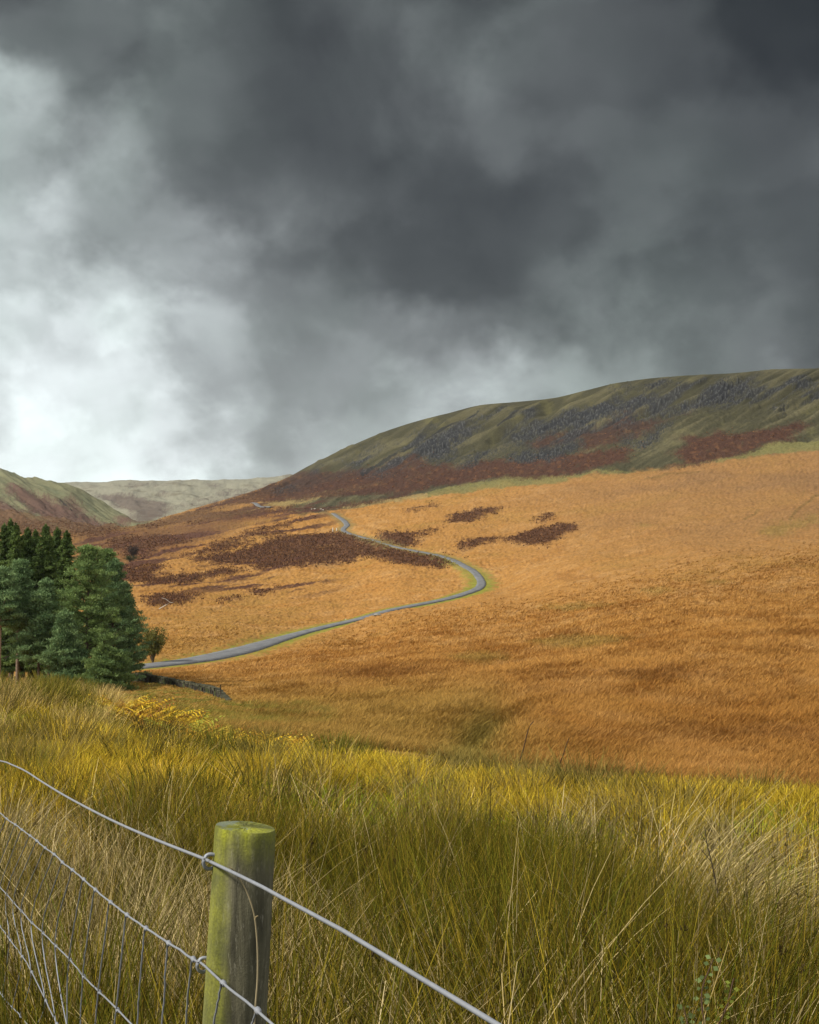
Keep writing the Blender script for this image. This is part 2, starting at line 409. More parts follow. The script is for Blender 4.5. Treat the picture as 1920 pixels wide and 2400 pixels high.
SCREE = [
 pl(z3, (20,560),(60,500),(150,460),(190,490),(100,550),(60,580)),
 pl(z3, (240,440),(290,400),(500,360),(640,320),(720,310),(830,320),(880,330),(700,390),(560,440),(420,480),(280,510),(-20,600),(-20,560)),
 pl(z3, (-20,640),(100,610),(240,590),(400,550),(380,610),(150,662),(0,680)),
 pl(z3, (700,265),(840,215),(930,220),(850,262),(760,278)),
 pl(z3, (1060,310),(1110,240),(1330,220),(1380,230),(1270,320),(1150,350),(870,400),(620,480),(600,465)),
 pl(z3, (600,570),(660,510),(690,530),(640,610)), pl(z3, (680,590),(820,480),(930,430),(860,500),(760,600)),
 pl(z3, (1390,300),(1430,280),(1480,300),(1430,318)), pl(z3, (1500,230),(1600,215),(1725,230),(1725,255),(1600,262)), pl(z3, (1640,300),(1725,280),(1725,310)),
 pl(z3, (560,260),(700,245),(640,275),(540,285)), pl(z3, (1450,380),(1500,355),(1530,380),(1480,400)),
 pl(z2, (900,510),(980,460),(1190,370),(1300,370),(1200,460),(1120,540),(980,580),(960,530)),
 pl(z2, (540,595),(630,545),(620,590),(560,612)), pl(z2, (1140,600),(1310,500),(1390,510),(1230,605)),
 pl(z2, (1500,450),(1600,350),(1690,350),(1640,420),(1540,470)), pl(z2, (1440,565),(1725,510),(1800,560),(1500,580)),
 pl(z2, (1230,350),(1350,290),(1430,268),(1340,335)), pl(z2, (640,500),(760,455),(740,475),(660,510)), pl(z2, (640,680),(720,640),(830,630),(700,670)),
 pl(z2, (80,750),(200,715),(240,730),(120,755)), pl(z2, (900,420),(1050,350),(1040,370),(920,440)), pl(z2, (1360,520),(1460,490),(1440,520)),
]
TRACK = [pl(z2, (1300,262),(1225,320),(1000,430),(850,510),(600,645),(615,650),(860,522),(1010,445),(1240,330)), pl(z2, (1390,372),(1560,270),(1565,276),(1400,380)),
         pl(zl, (600,340),(760,470),(740,475),(590,350))]
WARM = [pl(z3, (-20,795),(330,765),(900,700),(1180,680),(1400,640),(1725,615),(1900,600),(1900,600),(1725,560),(1440,575),(1300,640),(800,715),(450,735),(200,768),(-20,770)),
        pl(z2, (420,845),(640,800),(900,770),(1250,690),(1500,660),(1800,650),(1800,690),(1400,720),(900,790),(500,850)),
        pl(zb, (850,270),(1100,215),(1500,150),(1725,100),(1725,140),(1500,190),(1300,230),(1000,285),(900,290)),
        pl(zb, (600,330),(820,285),(960,290),(700,350),(450,380))]
C = lambda *a: np.array(a, float)
c_orange = C(.298, .150, .041); c_ochre = C(.245, .142, .036); c_rust = C(.26, .115, .024); c_pale = C(.36, .205, .075)
c_heath = C(.052, .024, .016); c_heath2 = C(.045, .02, .014)
c_ridge = C(.042, .039, .021); c_ridge2 = C(.084, .075, .040); c_scree = C(.020, .021, .022); c_scree2 = C(.066, .066, .064)  # dark rough grass and rock, lowered further in place of a cloud's shadow
c_lime = C(.135, .122, .044); c_tan = C(.22, .165, .065)
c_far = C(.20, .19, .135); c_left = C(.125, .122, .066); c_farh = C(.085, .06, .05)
def lerp(a, b, t): return a * (1 - t[..., None]) + b * t[..., None]
sh = Tg.shape + (3,)
n_lo = fbm(Xg / 60, Zg / 110, 301, 4); n_st = lod(Xg, Zg, lat * 8, 2.2, 311, 4); n_hi = lod(Xg, Zg, lat * 1.2, 2.4, 321, 3, .7)
# thin dark runnels across the slope and hair-like streaks, in ground metres
n_fl = lod(Xg + .12 * Zg, Zg, lat * 14, .9, 331, 5, .7)
base = np.broadcast_to(c_orange, sh).copy()
base = lerp(base, c_pale, np.clip(sstep(.0, .55, n_st + .3 * n_hi), 0, 1) * .55)
base = lerp(base, c_ochre, np.clip(sstep(-.02, -.5, n_lo + .4 * n_st), 0, 1) * .55)
base = lerp(base, c_rust, np.clip(sstep(.15, .55, n_fl + .35 * n_hi), 0, 1) * .5)
base = lerp(base, C(.185, .102, .042), sstep(1320, 1000, PYg) * sstep(750, 1500, PXg) * (.62 + .35 * sstep(-.3, .3, n_lo)))  # browner up and right: darkening at the view's edge put into the colour
base = lerp(base, c_heath * 2.2, np.clip(sstep(.28, .6, n_hi), 0, 1) * .28)
# damp grass in the gully and around the wall
damp = sstep(1400, 1500, PYg + 25 * n_lo) * (1 - sstep(1020, 1180, PXg + 40 * n_lo)) * (Tg < 4)
base = lerp(base, C(.205, .128, .030), damp * .7)
damp2 = np.exp(-((PXg - gx) / 45) ** 2) * sstep(1470, 1530, PYg) * (Tg < 3)
base = lerp(base, C(.125, .105, .024), np.clip(damp2 * .9, 0, .6))
rustz = sstep(1380, 1520, PYg) * sstep(980, 1150, PXg + 60 * n_lo) * (Tg < 4)
base = lerp(base, C(.235, .105, .023), rustz * (.45 + .3 * sstep(-.2, .3, n_lo)))
green_wall = patch([[(240, 1445), (300, 1430), (400, 1452), (500, 1478), (620, 1480), (700, 1492), (700, 1530), (420, 1530), (240, 1500)]], 14, 5, 40, 3)
base = lerp(base, C(.115, .115, .020), green_wall * sstep(-.35, .35, n_hi) * (.85 - .35 * sstep(480, 620, PXg)))
flush = patch([pl(z3, (1380,1060),(1480,1015),(1600,1000),(1725,960),(1725,990),(1600,1060),(1450,1110)), pl(z3, (1040,1350),(1160,1330),(1260,1345),(1150,1362)), pl(z3, (680,1400),(840,1378),(930,1395),(800,1412)), pl(z3, (100,1490),(420,1470),(620,1485),(300,1510)),
  [(1100,1350),(1210,1335),(1340,1345),(1230,1372)], [(930,1385),(1030,1372),(1090,1388),(1000,1402)], pl(z3, (700,1030),(790,1020),(800,1045),(720,1055))], 16, 5, 30, 23, 1.4)
base = lerp(base, C(.15, .112, .028), flush * .5)
brown = patch([pl(z3, (380,1520),(450,1500),(560,1508),(500,1535)), pl(z3, (60,1525),(200,1510),(330,1525),(180,1545)), pl(z3, (180,1310),(420,1300),(560,1315),(300,1330)), pl(z3, (1360,1290),(1500,1250),(1725,1220),(1725,1240),(1520,1290),(1400,1310)),
  [(1240,1420),(1400,1410),(1560,1425),(1380,1440)], [(640,1420),(820,1400),(960,1412),(780,1432)], [(1500,1545),(1650,1530),(1725,1540),(1725,1560),(1600,1565)]], 18, 5, 30, 27, 1.6)
base = lerp(base, C(.175, .075, .02), brown * .55)
trk = patch([pl(z3, (1548,1000),(1640,900),(1725,845),(1725,862),(1650,912),(1562,1005)), pl(z3, (1300,992),(1350,970),(1385,942),(1390,948),(1355,978),(1305,1000)), pl(z3, (740,780),(900,745),(1060,728),(1062,736),(900,756),(745,790)), pl(z3, (1625,860),(1640,820),(1646,822),(1632,862))], 3, 1.5, 24, 31, .5)
base = lerp(base, C(.12, .075, .025), trk * .6)
# hill colours
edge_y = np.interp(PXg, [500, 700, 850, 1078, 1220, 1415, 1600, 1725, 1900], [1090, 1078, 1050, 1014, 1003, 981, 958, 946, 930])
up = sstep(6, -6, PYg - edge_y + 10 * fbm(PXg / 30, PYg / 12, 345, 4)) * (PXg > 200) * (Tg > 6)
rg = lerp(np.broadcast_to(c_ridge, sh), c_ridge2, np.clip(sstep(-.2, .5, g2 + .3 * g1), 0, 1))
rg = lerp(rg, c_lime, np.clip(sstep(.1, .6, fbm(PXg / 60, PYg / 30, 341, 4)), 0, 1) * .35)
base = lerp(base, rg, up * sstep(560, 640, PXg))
lh = sstep(6.9, 7.5, Tg + .3 * n_lo) * (1 - sstep(300, 360, PXg)) * (Tg <= 9.7)
nl = fbm(q2 / 14, (PYg + .5 * PXg) / 70, 351, 4)
lcol = lerp(np.broadcast_to(c_left, sh), C(.18, .175, .092), np.clip(sstep(0, .5, nl), 0, 1))
lcol = lerp(lcol, C(.08, .09, .05), np.clip(sstep(-.1, -.5, nl), 0, 1) * .7)
base = lerp(base, lcol, lh * 1.0)
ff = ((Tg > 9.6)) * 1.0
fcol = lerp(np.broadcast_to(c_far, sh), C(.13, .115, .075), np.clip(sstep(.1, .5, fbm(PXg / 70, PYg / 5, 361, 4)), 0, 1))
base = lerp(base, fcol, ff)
warm = patch(WARM, 10, 4, 30, 7)
base = lerp(base, c_lime, warm * np.where(PXg > 900, .85, .0)); base = lerp(base, c_tan, warm * np.where(PXg > 900, .0, .8))
hm = patch(HEATHER, 11, 3.8, 22, 11, 1.5)
hm = hm * (1 - .4 * sstep(.3, .8, n_hi + .5 * n_st) * (Tg < 8))
hcol = lerp(np.broadcast_to(c_heath, sh), c_heath2, np.clip(sstep(-.1, .4, n_hi), 0, 1))
hcol = lerp(hcol, C(.135, .062, .026), np.clip(sstep(.1, .5, fbm(PXg / 16, PYg / 5, 371, 3)), 0, 1) * .5)
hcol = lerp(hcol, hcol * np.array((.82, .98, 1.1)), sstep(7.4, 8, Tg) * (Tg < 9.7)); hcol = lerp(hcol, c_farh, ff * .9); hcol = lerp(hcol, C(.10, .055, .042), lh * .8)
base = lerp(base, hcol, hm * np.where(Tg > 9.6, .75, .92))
# heather fringes: loose streaks that run with the slope on the left side of the moor
stq = fbm((PXg + 2 * PYg) / 130, (PYg + .17 * PXg) / 8.5, 381, 4, .55)
fr = sstep(.06, .30, stq) * sstep(1265, 1235, PYg) * sstep(1035, 1090, PYg + .1 * (PXg - 300)) * (1 - sstep(640, 760, PXg)) * (Tg < 8) * (Tg > 4)
base = lerp(base, c_heath * 1.3, fr * .95)
brn = sstep(1185, 1130, PYg + .16 * (PXg - 300) + 24 * stq) * (1 - sstep(420, 600, PXg)) * sstep(260, 200, PXg * 0 + 210) * (Tg < 7.8) * (Tg > 5)
base = lerp(base, C(.12, .068, .03), brn * .7)
brn2 = patch([pl(zb, (-350,470),(-100,455),(0,440),(400,395),(850,345),(1250,300),(900,370),(700,430),(520,510),(420,570),(300,630),(0,670),(-250,690))], 16, 5, 30, 37, 1.4)
base = lerp(base, c_heath * 1.5, brn2 * (.45 + .5 * sstep(-.12, .22, stq)) * .9)
# beyond the trees and the lane the slope turns to tan
sc = patch(SCREE, 14, 7, 16, 13, 1.4)
brk = fbm(PXg / 3.2, PYg / 2.4, 391, 2)
scol = lerp(np.broadcast_to(c_scree, sh), c_scree2, np.clip(sstep(.05, .45, brk), 0, 1))
base = lerp(base, scol, np.clip(sc * 1.0 - .4 * sstep(.15, .45, fbm(PXg / 9, PYg / 5, 395, 3)), 0, 1))
crag = patch([pl(z3, (120,520),(400,400),(640,290),(860,205),(1150,205),(1400,195),(1800,205),(1800,330),(1400,345),(1100,380),(800,430),(500,530),(300,590),(60,640)),
              pl(z2, (280,650),(560,545),(900,420),(1300,285),(1500,250),(1800,290),(1800,430),(1350,500),(1000,590),(640,650))], 18, 8, 26, 19, 1.2)
crag = crag * sstep(-.05, .28, fbm(q / 26, (PYg - .5 * PXg) / 90, 397, 4))
base = lerp(base, scol * 1.05, np.clip(crag * .85, 0, 1)); sc = np.maximum(sc, crag * .8)
base = lerp(base, c_scree * .8, patch(TRACK, 3, 2, 20, 17, .3) * .8)
# grassy verges of the lane
vg = np.clip(sstep(5.2, 1.8, droad + 2.6 * n_hi), 0, 1)
base = lerp(base, C(.165, .19, .030), vg * .85 * sstep(1120, 1240, PYg)); base = lerp(base, C(.17, .15, .06), vg * .6 * sstep(1240, 1120, PYg))
rocky = sc * brk * 1.6 + hm * (Tg < 8) * (.25 + .8 * n_hi) * np.clip(Zg / 600, .3, 1)
HgF = Hn = Hn + rocky * np.clip(1 - droad * 0, 0, 1)
R_, C_ = Tg.shape
idx = np.arange(R_ * C_).reshape(R_, C_)
faces = np.stack([idx[:-1, :-1], idx[:-1, 1:], idx[1:, 1:], idx[1:, :-1]], -1).reshape(-1, 4)
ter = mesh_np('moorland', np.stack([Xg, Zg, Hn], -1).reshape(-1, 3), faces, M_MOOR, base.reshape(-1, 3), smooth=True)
tag(ter, 'orange moor grass and heather slopes rising to a stony ridge', None, None, 'structure')

# ------------------------------------------------------------------ road
m, nt, b, out = new_mat('asphalt'); tc = nd(nt, 'ShaderNodeTexCoord')
n1 = noise(nt, tc.outputs['Object'], .6, 5, .6); n2 = noise(nt, tc.outputs['Object'], 6, 4, .6)
cc = mixc(nt, mapr(nt, n1.outputs[0], .35, .65, 0, 1), (.10, .102, .103), (.165, .166, .166))
cc = scalec(nt, cc, mapr(nt, n2.outputs[0], .3, .7, .8, 1.2)); nt.links.new(cc, b.inputs['Base Color'])
b.inputs['Roughness'].default_value = .75; b.inputs['Specular IOR Level'].default_value = .25
M_ROAD = m
def ribbon(P, w, lift, name, mat, drape=False):
    P = np.asarray(P); T = np.gradient(P, axis=0); N = np.stack([-T[:, 1], T[:, 0]], 1); N /= np.linalg.norm(N, axis=1)[:, None] + 1e-9
    w = np.broadcast_to(w, (len(P),))
    rows = []
    for s, dz in ((-1, -.28), (-.97, 0), (-.4, .04), (.4, .04), (.97, 0), (1, -.28)):
        q = P.copy(); q[:, :2] += N * (w * s * (1 + (.16 * fbm(np.arange(len(P)) / 5. + 50 * (s > 0), np.zeros(len(P)), 77, 3) if abs(s) > .9 else 0)))[:, None]; q[:, 2] += lift + dz; rows.append(q)
    V = np.stack(rows, 1).reshape(-1, 3); n = len(rows); L = len(P)
    i = np.arange(L * n).reshape(L, n)
    f = np.stack([i[:-1, :-1], i[:-1, 1:], i[1:, 1:], i[1:, :-1]], -1).reshape(-1, 4)
    return mesh_np(name, V, f, mat, smooth=True)
wid = 1.2 + .3 * np.sin(np.linspace(0, 30, len(RW))) * .3
tq = np.linspace(0, 1, len(RW)); wid = wid + 1.3 * np.exp(-((tq - .06) / .07) ** 2) + .1 * sstep(.6, .75, tq) - .25 * np.exp(-((tq - .70) / .06) ** 2) + .5 * np.exp(-((tq - .53) / .03) ** 2)
road = ribbon(RW, wid, .06, 'road', M_ROAD); tag(road, 'narrow grey lane winding up across the orange moor', None, None, 'structure')
far_road = np.array([ground_hit(*zb(x, y)) for x, y in ((840, 262), (870, 274), (900, 284), (940, 295), (970, 298))])
HgF = Hn
fr_ = spline(far_road, 40); fr_[:, 2] = terr_at(fr_[:, 0] / fr_[:, 1], fr_[:, 1])
r2 = ribbon(fr_, 1.7, .5, 'road', M_ROAD); tag(r2, 'far grey bend of the lane below the dark spur', None, None, 'structure')

# ------------------------------------------------------------------ near meadow ground
def meadow_h(X, Y):
    k = [-15, 0, 1.7, 6, 12, 22, 26, 30, 38, 48, 60, 75, 90]
    hl = pchip(k, [-.7, -1.33, -1.45, -2.0, -2.55, -3.22, -3.45, -3.66, -4.05, -5.3, -9.0, -16, -24], Y)
    hr = pchip(k, [-.7, -1.33, -1.5, -2.25, -3.0, -4.1, -4.75, -5.6, -8.3, -11.8, -16, -22, -30], Y)
    s = np.interp(X, [-11, -9.5, -8.2, -6.8, -5, -2.8, 0, 3, 5, 7], [0, .02, .07, .17, .28, .42, .56, .80, .94, 1])
    return hl * (1 - s) + hr * s + .16 * fbm(X / 2.6, Y / 3.2, 401, 3) * sstep(1, 6, Y) + .07 * fbm(X / .8, Y / .9, 404, 2)
gx_ = np.concatenate([np.linspace(-60, -16, 40, endpoint=False), np.linspace(-16, 14, 240), np.linspace(14, 60, 40)[1:]]); gy_ = np.concatenate([np.linspace(-15, 1, 20, endpoint=False), np.linspace(1, 78, 420)])
GX, GY = np.meshgrid(gx_, gy_); GH = meadow_h(GX, GY)
gi = np.arange(GX.size).reshape(GX.shape)
gf = np.stack([gi[:-1, :-1], gi[:-1, 1:], gi[1:, 1:], gi[1:, :-1]], -1).reshape(-1, 4)
gn = fbm(GX / 1.7, GY / 2, 411, 4)
gc = lerp(np.broadcast_to(C(.035, .028, .010), GX.shape + (3,)), C(.06, .06, .012), np.clip(sstep(-.2, .4, gn), 0, 1))
gc = lerp(gc, C(.16, .12, .02), sstep(8, 16, GY) * .6)
md = mesh_np('meadow', np.stack([GX, GY, GH], -1).reshape(-1, 3), gf, M_GROUND, gc.reshape(-1, 3), smooth=True)
tag(md, 'near rough pasture ground under the rushes', None, None, 'structure')

# ------------------------------------------------------------------ grass
def blades(root, hgt, wid, az, lean, curve, c0, c1, segs=4, face=None, kink=None):
    """ribbon blades; all arrays over N"""
    N = len(root)
    t = np.linspace(0, 1, segs + 1)
    d = np.stack([np.cos(az), np.sin(az)], 1)
    if face is None: face = rng.normal(0, .7, N)
    side = np.stack([np.cos(face), np.sin(face), np.zeros(N)], 1)
    V = np.empty((N, segs + 1, 2, 3), np.float32); K = np.empty((N, segs + 1, 2, 3), np.float32)
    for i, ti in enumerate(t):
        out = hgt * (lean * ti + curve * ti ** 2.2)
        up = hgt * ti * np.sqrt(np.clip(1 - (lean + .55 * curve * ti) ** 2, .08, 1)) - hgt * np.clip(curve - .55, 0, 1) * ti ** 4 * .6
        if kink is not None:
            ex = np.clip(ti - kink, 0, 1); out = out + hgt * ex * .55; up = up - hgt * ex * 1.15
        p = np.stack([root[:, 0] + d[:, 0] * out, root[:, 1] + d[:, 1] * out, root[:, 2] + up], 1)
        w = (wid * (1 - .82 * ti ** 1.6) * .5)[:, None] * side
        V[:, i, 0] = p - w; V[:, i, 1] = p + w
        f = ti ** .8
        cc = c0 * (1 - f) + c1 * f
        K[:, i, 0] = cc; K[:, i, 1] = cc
    b = (np.arange(N) * (segs + 1) * 2)[:, None, None] + (np.arange(segs) * 2)[None, :, None] + np.array([0, 1, 3, 2])[None, None, :]
    return V.reshape(-1, 3), b.reshape(-1, 4), K.reshape(-1, 3)
class Acc:
    def __init__(s): s.V = []; s.F = []; s.K = []; s.n = 0
    def add(s, V, F, K): s.V.append(V); s.F.append(F + s.n); s.K.append(K); s.n += len(V)
    def build(s, name, label):
        o = mesh_np(name, np.concatenate(s.V), np.concatenate(s.F), M_GRASS, np.concatenate(s.K)); return tag(o, label, None, None, 'stuff')
def scatter(n, z0, z1_, pw=1.0, umax=.31, u0=None):
    """points on the meadow, even per square metre when pw=1"""
    r = rng.random(n); z = (z0 ** (pw + 1) + r * (z1_ ** (pw + 1) - z0 ** (pw + 1))) ** (1 / (pw + 1))
    u = rng.uniform(-umax, umax, n)
    return u * z, z
A = lambda *v: np.array(v)
def tufts(acc, X, Y, per, spread, hm, hv, w, lean, curve, c0a, c0b, c1a, c1b, segs=4, cn=.18, azb=None, kinkp=0):
    """each tuft is a spray of blades leaning away from its centre"""
    n = len(X); N = n * per
    cx = np.repeat(X, per); cy = np.repeat(Y, per)
    az = rng.uniform(0, 2 * np.pi, N); rr = np.sqrt(rng.random(N)) * np.repeat(spread, per) if hasattr(spread, '__len__') else np.sqrt(rng.random(N)) * spread
    x = cx + np.cos(az) * rr; y = cy + np.sin(az) * rr
    root = np.stack([x, y, meadow_h(x, y) - .03], 1)
    th = (np.repeat(rng.normal(1, hv, n).clip(.55, 1.5), per) * rng.normal(1, .2, N).clip(.35, 1.5)).clip(.3, 1.5)
    h = hm * th if not hasattr(hm, '__len__') else np.repeat(hm, per) * th
    az2 = az + rng.normal(0, .5, N)
    if azb is not None:
        ax = np.cos(az2) + azb * 1.0; ay = np.sin(az2); az2 = np.arctan2(ay, ax)
    le = np.abs(rng.normal(lean, lean * .6, N)).clip(0, .8); cu = np.abs(rng.normal(curve, curve * .6, N)).clip(0, .9)
    f = np.clip(np.repeat(rng.random(n), per) * .8 + rng.random(N) * .2, 0, 1)[:, None]
    br = (np.repeat(rng.normal(1, cn, n), per) * np.exp(rng.normal(-.06, cn * 1.5, N))).clip(.35, 2.0)[:, None]
    k0 = (c0a * (1 - f) + c0b * f) * br; k1 = (c1a * (1 - f) + c1b * f) * br
    kk = None
    if kinkp: kk = np.where(rng.random(N) < kinkp, rng.uniform(.45, .85, N), 2.)
    ww = (np.repeat(w, per) if hasattr(w, '__len__') else w) * rng.uniform(.7, 1.3, N)
    acc.add(*blades(root, h, ww, az2, le, cu, k0, k1, segs, kink=kk))
rush = Acc(); straw = Acc(); gold = Acc(); lawn = Acc()
RG0, RG1 = A(.013, .019, .003), A(.028, .028, .005); RT0, RT1 = A(.060, .088, .006), A(.25, .165, .014)  # root colours (first pairs here) darkened: shade between stems put into them
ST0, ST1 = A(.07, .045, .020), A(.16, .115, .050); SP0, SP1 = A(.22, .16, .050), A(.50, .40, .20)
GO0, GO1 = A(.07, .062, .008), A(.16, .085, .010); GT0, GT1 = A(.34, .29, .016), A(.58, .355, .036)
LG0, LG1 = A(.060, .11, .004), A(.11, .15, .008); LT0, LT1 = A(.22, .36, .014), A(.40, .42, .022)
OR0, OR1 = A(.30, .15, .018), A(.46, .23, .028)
def sel(X, Y, p):
    k = rng.random(len(X)) < p; return X[k], Y[k]
def zone(X, Y, s, seed): return fbm(X / s, Y / (s * 1.3), seed, 3)
def pxy(X, Y): return PXofU(X / Y), PYofE(meadow_h(X, Y) / Y)
def brk_clear(X, Y):   # thin the grass where the bracken stands
    px, _ = pxy(X, Y); return 1 - .92 * sstep(28, 30.5, Y) * sstep(225, 255, px) * (1 - sstep(600, 660, px))
# which plant grows where: four shares from patches of about a metre, beds of rush, wads of straw, gold tufts, green hollows
PATCHES = [('r',560,1745,150,50),('r',800,1800,240,55),('r',1000,1830,200,60),('r',430,1650,130,40),('r',250,1490,60,30),('r',110,1440,90,25),('r',1250,1880,160,60),('r',330,1700,150,50),('r',950,1980,170,80),('r',1350,2050,200,80),('r',80,1600,100,50),('r',1650,2080,140,60),
 ('s',250,1880,190,110),('s',90,1760,110,70),('s',360,2000,140,110),('s',700,2080,130,80),('s',1430,1830,80,35),('s',1690,1780,50,40),('s',640,1640,90,40),('s',180,1470,120,30),('s',1180,1590,110,22),('s',930,1555,70,22),('s',1230,1575,90,24),('s',1380,1600,60,16),('s',620,1540,60,20),('s',690,1900,70,50),('s',1180,1690,60,25),('s',1050,2100,120,60),
 ('l',710,1665,110,26),('l',880,1625,110,20),('l',1705,1920,60,35),('l',1530,1760,110,30),('l',1010,1585,50,14),('l',1560,1830,70,35),('l',1330,1730,80,25),('l',560,1660,60,20),('l',1230,1640,90,18),('l',700,1500,60,14),
 ('g',1590,1950,110,60),('g',860,1590,110,24),('g',780,1615,90,24),('g',1350,1650,230,28),('g',1600,1650,160,26),('g',260,1590,120,40),('g',1120,1640,120,24),('g',560,1590,100,28),('g',1400,1720,110,30),('g',180,1530,160,30),('g',1000,1680,120,30)]
SEEDS = {'r': 701, 's': 711, 'g': 721, 'l': 731}
def share(X, Y, typ):
    px, _ = pxy(X, Y); gh = meadow_h(X, Y); py = PYofE((gh + {'r': .60, 's': .50, 'g': .30, 'l': .18}[typ]) / Y)
    pg_ = py
    B = {'r': np.interp(py, [1400, 1560, 1620, 1700, 1780, 1900, 2156], [.34, .26, .04, .02, .36, .52, .56]) - .55 * sstep(1200, 1420, px) * sstep(2040, 1900, py),
         's': np.interp(py, [1400, 1560, 1620, 1700, 1900, 2156], [.42, .30, .10, .10, .36, .46]) - .12 * sstep(1200, 1420, px) * sstep(2000, 1880, py),
         'g': np.interp(pg_, [1400, 1560, 1640, 1700, 1900, 2156], [.52, .62, .78, .74, .40, .26]) + .3 * sstep(1150, 1500, px) * sstep(2050, 1850, pg_),
         'l': .18 * sstep(1200, 1420, px) * sstep(2000, 1880, pg_) + np.interp(pg_, [1400, 1560, 1640, 1750, 1900, 2156], [.05, .24, .46, .56, .36, .24])}
    tot = 0; me = None
    sc = np.clip(Y / 7, .8, 3.4)
    for k in 'rsgl':
        w = B[k] + 1.45 * fbm(px / 170, (py - 1400) / (34 + .12 * (py - 1400)), SEEDS[k], 3)
        for t, x, y, rx, ry in PATCHES:
            if t == 'l' and k != 'l': w = w - 1.1 * np.exp(-((px - x) / rx) ** 2 - ((py - y - .5 * ry) / (1.5 * ry)) ** 2)
            if t == 'g' and k in 'rs': w = w - .4 * np.exp(-((px - x) / rx) ** 2 - ((py - y - .4 * ry) / (1.3 * ry)) ** 2)
            if t == k: w = w + (.42 if t == 's' and y > 1700 else .75) * np.exp(-((px - x) / rx) ** 2 - ((py - y) / ry) ** 2)
        e = np.exp(6.0 * w); tot = tot + e
        if k == typ: me = e
    return me / tot
def grow(acc, n, z0, z1_, pw, typ, fac, *a, **k):
    X, Y = scatter(n, z0, z1_, pw); p = np.clip(share(X, Y, typ) * fac, 0, 1)
    X, Y = sel(X, Y, p * brk_clear(X, Y)); tufts(acc, X, Y, *a, **k)
# rushes
grow(rush, 3600, 2.2, 9.5, .8, 'r', 1.0, 34, .13, .66, .16, .0044, .17, .22, RG0, RG1, RT0 * .8, RT1 * .75, 4, .34)  # nearest tips darkened: the view's shaded lower edge put into their colour
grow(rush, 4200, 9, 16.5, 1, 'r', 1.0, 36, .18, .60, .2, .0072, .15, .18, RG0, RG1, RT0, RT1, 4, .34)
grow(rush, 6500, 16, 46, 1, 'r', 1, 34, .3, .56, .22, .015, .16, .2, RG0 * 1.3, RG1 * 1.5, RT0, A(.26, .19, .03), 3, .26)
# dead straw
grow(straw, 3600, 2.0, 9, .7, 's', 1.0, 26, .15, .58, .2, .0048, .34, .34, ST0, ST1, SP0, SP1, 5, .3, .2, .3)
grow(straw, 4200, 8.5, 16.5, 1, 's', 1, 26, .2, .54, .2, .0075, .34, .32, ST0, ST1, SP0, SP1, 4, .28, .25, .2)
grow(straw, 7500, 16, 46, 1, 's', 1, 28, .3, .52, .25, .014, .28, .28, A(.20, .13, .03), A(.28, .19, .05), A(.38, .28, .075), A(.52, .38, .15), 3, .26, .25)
# a few loose stems everywhere
X, Y = scatter(800, 2.3, 14, .8); tufts(straw, X, Y, 5, .25, .70, .2, np.clip(Y * .0007, .004, .008), .34, .36, ST0, ST1, SP0, SP1, 6, .3, .3, .4)
# rusty rush clumps among the green ones
X, Y = scatter(900, 3.2, 16, .9); X, Y = sel(X, Y, share(X, Y, 'r') * .7); tufts(rush, X, Y, 46, .16, .60, .16, np.clip(Y * .0006, .0042, .008), .2, .24, A(.03, .018, .006), A(.07, .04, .012), A(.16, .10, .018), A(.34, .22, .05), 4, .34)
# a wad of rush stems blown flat to the right
X = (U(np.full(60, 1420.) + rng.normal(0, 60, 60))) * 9; Y = rng.uniform(7.6, 9.6, 60); X = X / 9 * Y
tufts(straw, X, Y, 26, .2, .8, .15, .0062, .55, .42, ST0, ST1, A(.22, .17, .035), SP1, 5, .3, 3.5, .1)
for (cx, cy, k) in ((560, 5.2, 10), (1050, 4.4, 8), (1250, 3.9, 8), (900, 5.6, 10), (1600, 4.2, 8), (230, 4.8, 12)):
    X = U(cx + rng.normal(0, 90, k)) * cy; Y = cy + rng.normal(0, .3, k)
    tufts(straw, X, Y, 8, .1, .85, .15, .0042, .35, .62, ST0, ST1, SP0 * 1.2, SP1 * 1.1, 8, .2, .8, 0)
# fine golden moor grass
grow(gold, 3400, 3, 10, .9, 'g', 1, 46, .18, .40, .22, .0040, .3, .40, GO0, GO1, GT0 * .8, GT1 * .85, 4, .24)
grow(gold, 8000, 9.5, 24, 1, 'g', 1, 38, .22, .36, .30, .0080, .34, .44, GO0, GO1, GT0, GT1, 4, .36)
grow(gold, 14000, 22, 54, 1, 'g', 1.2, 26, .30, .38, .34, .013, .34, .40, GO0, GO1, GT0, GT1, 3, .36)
X, Y = scatter(1000, 9, 34, 1); X, Y = sel(X, Y, sstep(.10, .35, zone(X, Y, 3, 531)) * share(X, Y, 'g'))
tufts(gold, X, Y, 60, .3, .38, .22, .011, .35, .42, GO1, OR0, OR0, OR1, 4)
# thin understorey so no bare soil shows
X, Y = scatter(5200, 2.5, 30, .9); tufts(gold, X, Y, 14, .3, .26, .25, np.clip(Y * .0006, .004, .016), .3, .35, GO0 * .7, GO1 * .8, GT0 * .6, GT1 * .6, 3, .3)
X, Y = scatter(120, 8, 36, 1)
tufts(rush, X, Y, 170, .34, .62, .15, np.clip(Y * .00045, .005, .016), .3, .26, A(.03, .024, .008), A(.06, .04, .012), A(.13, .11, .02), A(.30, .22, .06), 4, .3)
